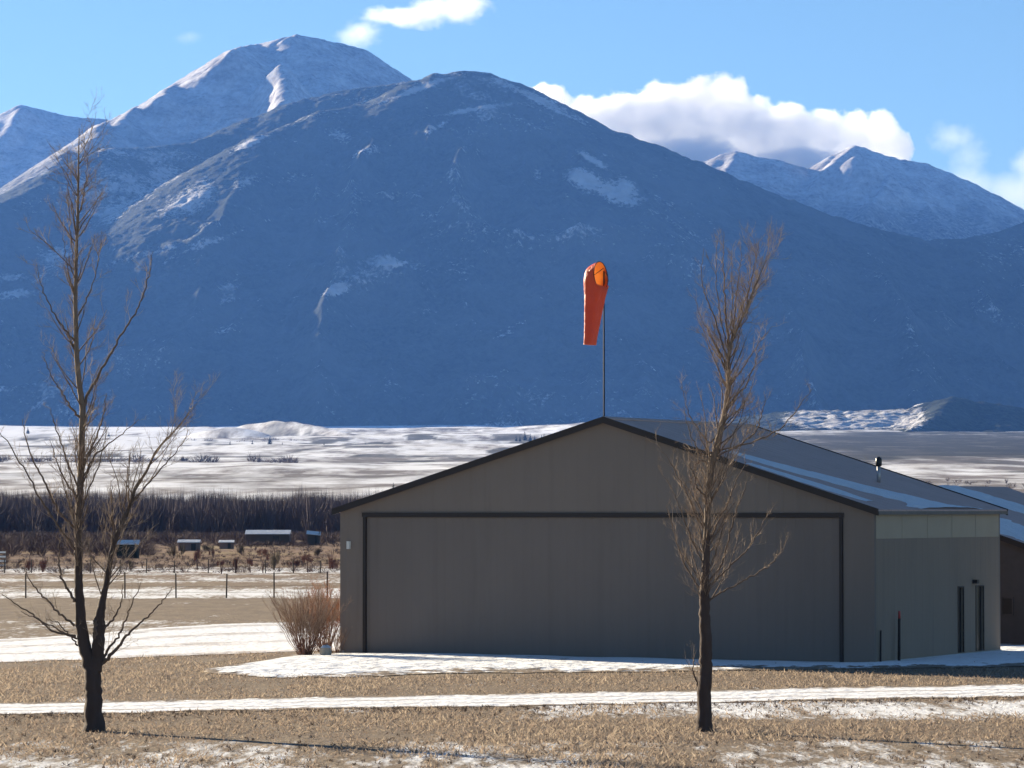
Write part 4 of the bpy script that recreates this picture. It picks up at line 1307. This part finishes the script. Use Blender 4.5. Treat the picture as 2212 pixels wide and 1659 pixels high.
for i in range(620):
    px = rg.uniform(-260, 770); Yt = rg.uniform(485, 650)
    top = P(px, float(rg.uniform(1140, 1154)), Yt)[2]
    ch.append(bristles((px - 1106) / F * Yt, Yt, -.05, max(1.0, top), rg.uniform(1.4, 2.6), 90, .06, rg))
for i in range(900):
    px = rg.uniform(-60, 745); yy_ = rg.uniform(1176, 1238); p_ = G(px, yy_)
    ch.append(bristles(p_[0], p_[1], -.03, rg.uniform(.15, .6) * (1.7 if rg.random() < .12 else 1), rg.uniform(.3, 1.1), 34, .035, rg))
tag(tri_mesh("brush", ch, M_brush), "low purplish brown willow brush in front of the dark bare woods", "brush", None, "stuff")
# scrub on the plain at the right, beyond the roofs
ch = []
for i in range(260):
    Yt = rg.uniform(700, 1500); px = rg.uniform(1700, 2500)
    ch.append(bristles((px - 1106) / F * Yt, Yt, float(plain_z(Yt)) - .1, rg.uniform(.8, 2.6), rg.uniform(1.2, 3.4), 40, .12, rg))
for i in range(150):                                   # thin lines of brush between the snowfields at the left
    px = rg.uniform(-100, 640)
    yy_ = (946 + 3 * math.sin(px / 60)) if i < 110 else 997 + rg.uniform(-3, 3)
    Yt = 4700 + rg.uniform(-80, 80) if i < 110 else 2560 + rg.uniform(-60, 60)
    ch.append(bristles((px - 1106) / F * Yt, Yt, float(plain_z(Yt)) - 3, rg.uniform(3.5, 8) + 3, rg.uniform(4, 14), 60, .5, rg))
tag(tri_mesh("scrub", ch, M_brush), "scattered russet scrub and thin brush lines across the far snowy plain", "scrub", None, "stuff")

# ---- small sheds in the far field


def far_shed(label, px0, px1, yroof, yb, dep, wallm, cat="shed", lean=0.0, hw=.8):
    """Low gable or lean-to field building with a snow covered roof; long side to the viewer."""
    a = G(px0, yb); b_ = G(px1, yb)
    L = b_[0] - a[0]
    zt = P(px0, yroof, a[1])[2]
    root = thing("field_shed", label, cat, (a[0], a[1], 0), 0, "small sheds in the far field")
    he = zt * hw
    b = MB()
    b.box((0, .02, 0), (L, 0, 0), (0, .08, 0), (0, 0, he)); b.box((0, dep - .1, 0), (L, 0, 0), (0, .08, 0), (0, 0, he))
    V = [(0, .1, 0), (0, dep - .1, 0), (0, dep - .1, he), (0, dep / 2, zt - .05), (0, .1, he)]
    for xx in (0, L - .08):
        vv = [(x + xx, y, z) for x, y, z in V] + [(x + xx + .08, y, z) for x, y, z in V]
        b.add(vv, [(4, 3, 2, 1, 0), (5, 6, 7, 8, 9)] + [(i, (i + 1) % 5, (i + 1) % 5 + 5, i + 5) for i in range(5)])
    b.build("wall", wallm, root)
    b = MB()
    ov = .12
    for y0, y1, z0, z1 in ((-ov, dep / 2, he - .03, zt), (dep / 2, dep + ov, zt, he - .03)):
        V = [(-ov, y0, z0), (L + ov, y0, z0 + lean), (L + ov, y1, z1 + lean), (-ov, y1, z1)]
        b.add(V + [(x, y, z + .07) for x, y, z in V], [(0, 3, 2, 1), (4, 5, 6, 7), (0, 1, 5, 4), (1, 2, 6, 5), (2, 3, 7, 6), (3, 0, 4, 7)])
    b.build("roof", M_roofsnow, root)
    b = MB(); b.box((L * .62, -.012, .05), (min(.8, L * .22), 0, 0), (0, .03, 0), (0, 0, he * .8)); b.build("door", M_dark, root)
    return root


far_shed("longest field shed, its white roof a bright line at the foot of the woods", 531, 625, 1146, 1178, 3.2, M_shed, hw=.76)
far_shed("tiny field shed with a tilted white roof just left of the hangar wall", 664, 690, 1147, 1178, 1.6, M_shed, lean=-.18)
far_shed("pale walled field shed behind the orange field, left of the pinkish one", 385, 430, 1167, 1190, 1.8, M_pink)
far_shed("pinkish field shed midway between the long white roof and the pale one", 474, 503, 1168, 1186, 1.8, M_pink)
far_shed("dark green field shed with a thin pale roof seen behind the left tree's right stem", 252, 297, 1168, 1206, 1.6, M_green)

# ---- white railed gate cut by the left edge
p = G(12, 1229)
gt = thing("rail_gate", "white four railed gate cut off by the left edge of the picture", "gate", (p[0], p[1], 0))
for x in (-.07, -1.9):
    b = MB(); b.box((x, 0, 0), (.08, 0, 0), (0, .08, 0), (0, 0, 1.38)); b.build("post", M_wood, gt)
for z in (.22, .55, .88, 1.22):
    b = MB(); b.box((-1.8, -.02, z), (1.8, 0, 0), (0, .05, 0), (0, 0, .13)); b.build("rail", M_white, gt)

# ---- wire fences across the left field


def wire_fence(label, y_row, px0, px1, step, ht, pr, wires, jit, seed, tops=()):
    rgf = np.random.default_rng(seed)
    a = G(px0, y_row); b_ = G(px1, y_row)
    root = thing("wire_fence", label, "fence", (a[0], a[1], 0))
    n = int((b_[0] - a[0]) / step)
    tops_xy = []
    for i in range(n + 1):
        x = i * step + rgf.normal(0, jit)
        h = ht * rgf.uniform(.93, 1.07)
        b = MB(); b.tube([(x, 0, -.1), (x + rgf.normal(0, .02), rgf.normal(0, .02), h)], [pr, pr * .9], 6)
        b.build("post", M_post, root)
        tops_xy.append((x, h))
    for w_ in range(wires):
        f = (w_ + 1) / wires * .95
        b = MB(); b.tube([(x, -pr, h * f - .01 * (i % 2)) for i, (x, h) in enumerate(tops_xy)], [.008] * len(tops_xy), 3, False)
        b.build("wire", M_wire, root)


wire_fence("wire fence with tall thin posts crossing the snowy field left of the hangar", 1292, -55, 800, 2.58, 1.28, .045, 4, .05, 1)
wire_fence("farther wire fence of short dark posts by the row of young trees", 1238, -60, 830, 2.1, .95, .045, 3, .12, 2)

# ---- young trees and bushes in a loose row beyond the fences


def sapling(name, cat, label, px, ytop, yb, wd, mats, seed, stem=.35, n=150, group=None):
    rgs = np.random.default_rng(seed)
    p = G(px, yb)
    ht = P(px, ytop, p[1])[2]
    r = wd / F * p[1] / 2
    root = thing(name, label, cat, (p[0], p[1], 0), 0, group)
    b = MB()
    st = []
    for j in range(3):
        q, rr = grow(st, (0, 0, -.05), (rgs.normal(0, .10), rgs.normal(0, .10), 1), ht * rgs.uniform(.6, .85), .05 if j == 0 else .03, rgs, .2, 5, .05)
    for q, rr in st:
        b.tube(q, rr, 5, False)
    b.build("trunk" if cat == "tree" else "stems", mats[0], root, True)
    z0 = ht * stem
    tri_ = np.concatenate([bristles(rgs.normal(0, .35) * r, rgs.normal(0, .35) * r, z0 + rgs.uniform(-.12, .12) * ht, (ht - z0) * rgs.uniform(.55, .95), r * rgs.uniform(.4, .8), n // 4, .03, rgs) for _ in range(5)])
    o = mesh_np("crown", tri_, np.arange(len(tri_)).reshape(-1, 3), mats[1], root)
    return root


rows_ = [
    ("young_tree", "tree", "young dark red tree standing behind the tall thin fence post", 478, 1199, 1240, 22, 0.50, 1),
    ("young_tree", "tree", "young tree with a slim dark stem under the middle of the long white shed roof", 568, 1180, 1238, 34, .55, 1),
    ("young_tree", "tree", "young brown tree with a thick black stem near the hangar's left wall", 664, 1187, 1236, 30, .45, 1),
    ("young_tree", "tree", "thin reddish young tree at the left end of the long white shed roof", 509, 1196, 1238, 12, .30, 1),
    ("young_tree", "tree", "small crooked young tree just right of the thin reddish one", 541, 1196, 1237, 20, .40, 1),
    ("young_tree", "tree", "thin young tree at the right edge of the pale walled field shed", 425, 1178, 1230, 18, .35, 1),
    ("field_bush", "bush", "round dark olive bush right under the tiny tilted shed roof", 686, 1176, 1201, 28, .05, 2),
    ("field_bush", "bush", "dark round bush touching the left end of the long white roofed shed", 519, 1172, 1196, 22, .08, 2),
    ("field_bush", "bush", "wine red low bush left of the young brown tree", 640, 1203, 1224, 26, .05, 3),
    ("field_bush", "bush", "reddish brown low bush against the hangar's left wall line", 718, 1188, 1230, 34, .05, 3),
    ("field_bush", "bush", "tall grey olive bush between the two longest shed roofs", 592, 1168, 1232, 26, .08, 2),
    ("field_bush", "bush", "small dark red bush in front of the pinkish shed", 459, 1180, 1200, 16, .08, 3),
    ("field_bush", "bush", "broad dark bush left of the pale walled field shed", 375, 1164, 1206, 46, .04, 2),
    ("field_bush", "bush", "dark bush between the pale and the pinkish field sheds", 447, 1163, 1190, 30, .04, 2),
    ("field_bush", "bush", "bare brown bush on the snow patch left of the left tree", 92, 1196, 1236, 22, .08, 3),
    ("field_bush", "bush", "dark brown bush just right of the white railed gate", 62, 1192, 1232, 40, .04, 3),
    ("field_bush", "bush", "thin dark bush standing right of the left tree's right stem", 283, 1202, 1232, 14, .15, 2),
]
for i, (nm, ct, lb, px, yt, yb, wd, stm, kind_) in enumerate(rows_):
    mats = {1: (M_sap, M_saptw), 2: (M_sap, M_olive), 3: (M_sap, M_saptw)}[kind_]
    sapling(nm, ct, lb, px, yt, yb, wd, mats, 300 + i, stm, 230 if ct == "bush" else 170, "young trees and bushes in the left field")

# ---- a few dark trees far out on the snowy plain
def conifer(ht, r, seed):
    rgc = np.random.default_rng(seed)
    n = 260
    z = ht * (0.05 + .95 * rgc.random(n) ** 1.3); rad = r * (1 - z / ht) ** .8 * rgc.uniform(.5, 1.05, n)
    az = rgc.uniform(0, 2 * math.pi, n)
    tip = np.stack([rad * np.cos(az), rad * np.sin(az), z - .12 * rad], 1)
    inn = np.stack([.1 * rad * np.cos(az), .1 * rad * np.sin(az), z + .25 * rad], 1)
    sd_ = np.stack([-np.sin(az), np.cos(az), 0 * az], 1) * (.30 * rad + .1)[:, None]
    return np.stack([inn, tip - sd_, tip + sd_], 1).reshape(-1, 3)


proto = conifer(10.0, 3.2, 5)
far_me = None
spots = [(583, 973, 4300, 1.25), (545, 975, 4300, .7), (497, 976, 4300, .75), (610, 975, 4200, .5), (700, 976, 4200, .5), (60, 925, 5600, 1.2), (235, 935, 5200, 1.0), (130, 944, 5000, .7),
         (885, 1052, 1250, .45), (850, 1048, 1300, .4), (915, 1056, 1250, .35), (965, 1050, 1350, .3), (790, 978, 4100, .5)]
for j in range(13):
    spots.append((1112 + j * 11 + rg.uniform(-3, 3), 947 - j * 1.4 + rg.uniform(-2, 2), 4800 + rg.uniform(-60, 60), rg.uniform(.8, 1.5)))
for i, (px, py, Yt, sc_) in enumerate(spots):
    x = (px - 1106) / F * Yt
    j = np.argmin(np.abs(rows - Yt)); kx = np.argmin(np.abs(Xg[j] - x))
    if far_me is None:
        o = mesh_np("plain_tree", proto, np.arange(len(proto)).reshape(-1, 3), M_green); far_me = o
    else:
        o = far_me.copy(); C.objects.link(o)
    o.location = (x, Yt, float(Zg[j, kx]) - .2); o.scale = (sc_,) * 3; o.rotation_euler = (0, 0, rg.uniform(0, 6))
    tag(o, "tiny dark tree standing far out on the snowy plain below the mountain", "tree", "tiny dark trees scattered on the far snowy plain")

# ---- dry grass on the near ground
NB = 150000
rgx = np.random.default_rng(77)
d = np.exp(rgx.uniform(math.log(59), math.log(118), NB))
px = rgx.uniform(-160, 2380, NB)
x = (px - 1106) / F * d
cov = np.interp(d, _sd, _sc) + 0.45 * sstep(900, 1500, px) * sstep(76.5, 78.5, d) * (1 - sstep(84, 87, d))
n1 = fbm(x * .45, d * .22, 4, 301); n2 = fbm(x * 2.2, d * .9, 3, 302)
keep = (rgx.random(NB) < np.clip(1.05 - 1.05 * cov + 1.9 * (n1 - .5) + .8 * (n2 - .5), 0.04, 1))


def inside_strip(x, y, top, bot, m=0.0):
    t_ = np.array([G(*p_) for p_ in top]); b_ = np.array([G(*p_) for p_ in bot])
    return (y < np.interp(x, t_[:, 0], t_[:, 1]) + m) & (y > np.interp(x, b_[:, 0], b_[:, 1]) - m)


rd = inside_strip(x, d, [(-500, 1529), (0, 1521), (800, 1505), (1540, 1491), (2212, 1478), (2700, 1468)], [(-500, 1553), (0, 1545), (800, 1531), (1540, 1518), (2212, 1506), (2700, 1496)], .1)
ap = inside_strip(x, d, [(530, 1440), (575, 1424), (640, 1400), (2400, 1340)], [(530, 1444), (575, 1457), (735, 1464), (1300, 1453), (1880, 1446), (2400, 1440)], .2) & (x > G(520, 1440)[0])
tx = inside_strip(x, d, [(-300, 1388), (0, 1380), (330, 1356), (610, 1344)], [(-300, 1440), (0, 1431), (330, 1420), (610, 1409)], .2) & (x < G(700, 1400)[0])
keep &= ~(rd | tx) & (~ap | (rgx.random(NB) < .02))
x, d, n1, n2 = x[keep], d[keep], n1[keep], n2[keep]
NB = len(x)
ht = (.03 + .09 * rgx.random(NB) ** 2.5) * (.5 + n1)
az = rgx.uniform(0, 2 * math.pi, NB)
lean = np.stack([rgx.normal(.0, .9, NB), rgx.normal(0, .9, NB), np.ones(NB)], 1) * ht[:, None]
b0 = np.stack([x, d, np.full(NB, -.005)], 1)
wv = np.stack([np.cos(az), np.sin(az), 0 * az], 1) * (.010 + .016 * rgx.random(NB))[:, None]
V = np.stack([b0 - wv, b0 + wv, b0 + lean], 1).reshape(-1, 3)
tone = np.repeat(np.clip(.5 + .5 * (n1 - .5) + rgx.normal(0, .22, NB), 0, 1), 3)
k = NT("dry_grass")
c = k.ramp(k.attr("tone").outputs["Fac"], [(0.0, (.17, .13, .108)), (.35, (.265, .208, .168)), (.7, (.345, .28, .22)), (1.0, (.41, .34, .265))])
bs = k.pbr(c, .85, None, .1)
tl_ = k.n("ShaderNodeBsdfTranslucent", ins={"Color": c})
ms_ = k.n("ShaderNodeMixShader", ins={"Fac": .45})
k.t.links.new(bs.outputs[0], ms_.inputs[1]); k.t.links.new(tl_.outputs[0], ms_.inputs[2]); k.t.links.new(ms_.outputs[0], k.out.inputs["Surface"])
g = mesh_np("dry_grass", V, np.arange(len(V)).reshape(-1, 3), k.m, None, False, {"tone": tone})
tag(g, "short dry tan grass with broken snow around the two near trees", "grass", None, "stuff")
# darker weeds along the road edges and in the rough snow
ch = []
for i in range(900):
    if i % 3:
        pxw = rgx.uniform(-100, 2320); base_y = np.interp(pxw, [-500, 0, 800, 1540, 2212, 2700], [1553, 1545, 1531, 1518, 1506, 1496]) + rgx.exponential(7) + 1
    else:
        pxw = rgx.uniform(-100, 2320); base_y = rgx.uniform(1590, 1668)
    pw = G(pxw, base_y)
    ch.append(bristles(pw[0], pw[1], -.01, rgx.uniform(.04, .13) * (1.8 if rgx.random() < .04 else 1), rgx.uniform(.05, .18), 14, .016, rgx))
tag(tri_mesh("weeds", ch, simple("dead_weeds", (.12, .082, .066), .9, .35, 3)), "dark dead weeds along the near edge of the snowy road", "weeds", None, "stuff")
# ================================================================== CLOUDS
import bmesh
_bm = bmesh.new(); bmesh.ops.create_icosphere(_bm, subdivisions=3, radius=1.0)
ICO_V = np.array([q.co[:] for q in _bm.verts]); ICO_F = np.array([[q.index for q in f.verts] for f in _bm.faces])
_bm.free()


def cloud(label, Y, puffs, dens, voxel, seed, gain, amp, nscale, thick=.9, aniso=.35, rate=.35, skin=1.22):
    """Billows as overlapping ellipsoids: droplet density falls off from their cores and is frayed by noise; one closed skin bounds it."""
    c0 = P(np.mean([p_[0] for p_ in puffs]), np.mean([p_[1] for p_ in puffs]), Y)
    mpp = Y / F
    Vs, Fs, n = [], [], 0
    el = []
    for (px, py, rx, rz) in puffs:
        c_ = P(px, py, Y) - c0
        r_ = np.array([rx, thick * rx, rz]) * mpp
        el.append((c_, r_))
        Vs.append(c_ + ICO_V * r_ * skin); Fs.append(ICO_F + n); n += len(ICO_V)
    tmp = mesh_np("tmp", np.concatenate(Vs), np.concatenate(Fs))
    md = tmp.modifiers.new("fuse", "REMESH"); md.mode = "VOXEL"; md.voxel_size = voxel
    ev = tmp.evaluated_get(bpy.context.evaluated_depsgraph_get())
    me = ev.to_mesh()
    V = np.empty(len(me.vertices) * 3); me.vertices.foreach_get("co", V); V = V.reshape(-1, 3)
    Fq = np.array([p_.vertices[:] for p_ in me.polygons])
    ev.to_mesh_clear()
    old = tmp.data
    bpy.data.objects.remove(tmp); bpy.data.meshes.remove(old)
    k = NT("cloud_droplets")
    pos = k.n("ShaderNodeTexCoord").outputs["Object"]
    f = None
    for c_, r_ in el:
        q = k.n("ShaderNodeVectorMath", operation="SUBTRACT"); k.t.links.new(pos, q.inputs[0]); q.inputs[1].default_value = c_
        q2 = k.n("ShaderNodeVectorMath", operation="DIVIDE"); k.t.links.new(q.outputs[0], q2.inputs[0]); q2.inputs[1].default_value = r_
        q3 = k.n("ShaderNodeVectorMath", operation="LENGTH"); k.t.links.new(q2.outputs[0], q3.inputs[0])
        g = k.math("SUBTRACT", 1.0, q3.outputs["Value"])
        f = g if f is None else k.math("SMOOTH_MAX", f, g, 0.12)
    nz = k.noise(k.coords((nscale, nscale, nscale * 1.25)), 1.0, 8, 0.68)
    d_ = k.math("MULTIPLY", k.math("ADD", f, k.math("MULTIPLY", k.math("SUBTRACT", nz, 0.5), amp)), gain, clamp=True)
    vol = k.n("ShaderNodeVolumeScatter", ins={"Color": (1, 1, 1, 1), "Anisotropy": aniso, "Density": k.math("MULTIPLY", d_, dens)})
    k.t.links.new(vol.outputs[0], k.out.inputs["Volume"])
    k.m.cycles.volume_step_rate = rate
    o = mesh_np("cloud", V, Fq, k.m, None, True)
    o.location = c0
    return tag(o, label, "cloud")


cloud("big white cloud with grey underside behind the right shoulder of the mountain", 18200,
      [(1120, 235, 55, 50), (1190, 240, 60, 62), (1265, 268, 75, 68), (1345, 272, 85, 80), (1430, 268, 90, 94), (1510, 258, 85, 94), (1565, 256, 75, 99), (1625, 294, 85, 98), (1700, 312, 85, 98),
       (1775, 320, 70, 90), (1845, 314, 60, 78), (1905, 307, 55, 72), (1935, 330, 38, 58), (1480, 340, 170, 50), (1720, 355, 150, 45)], .026, 22, 1, 4.0, 1.15, .0060, rate=.25, aniso=.5, thick=.6)
cloud("bright streak of cloud at the top of the picture, right of the tallest snowy peak", 19500,
      [(870, 36, 95, 22), (925, 24, 60, 36), (990, 20, 75, 30)], .0050, 16, 5, 1.3, 2.6, .0075, aniso=.5)
cloud("small pale cloud puff just above the shoulder of the tallest snowy peak", 19500,
      [(775, 74, 52, 32)], .0036, 12, 6, 1.2, 2.2, .008, aniso=.5)
cloud("thin ragged wisp of cloud at the right, past the end of the big white cloud", 19500,
      [(2055, 296, 60, 36), (2095, 338, 44, 50)], .0020, 14, 7, 1.1, 2.4, .0075, aniso=.5)
cloud("faint cloud cut off by the right edge of the picture", 19500,
      [(2230, 350, 52, 40), (2300, 370, 70, 60)], .004, 18, 8, 1.2, 1.6, .006, aniso=.5)
cloud("low misty cloud bank behind the far right end of the distant ridge", 19500,
      [(2080, 405, 110, 50), (2210, 425, 130, 60)], .0017, 22, 9, 1.2, 1.3, .005, aniso=.5)
cloud("tiny faint cloud puff alone in the blue sky above the left snowy ridge", 19500, [(408, 81, 34, 16)], .0009, 9, 10, 1.2, 1.8, .014)
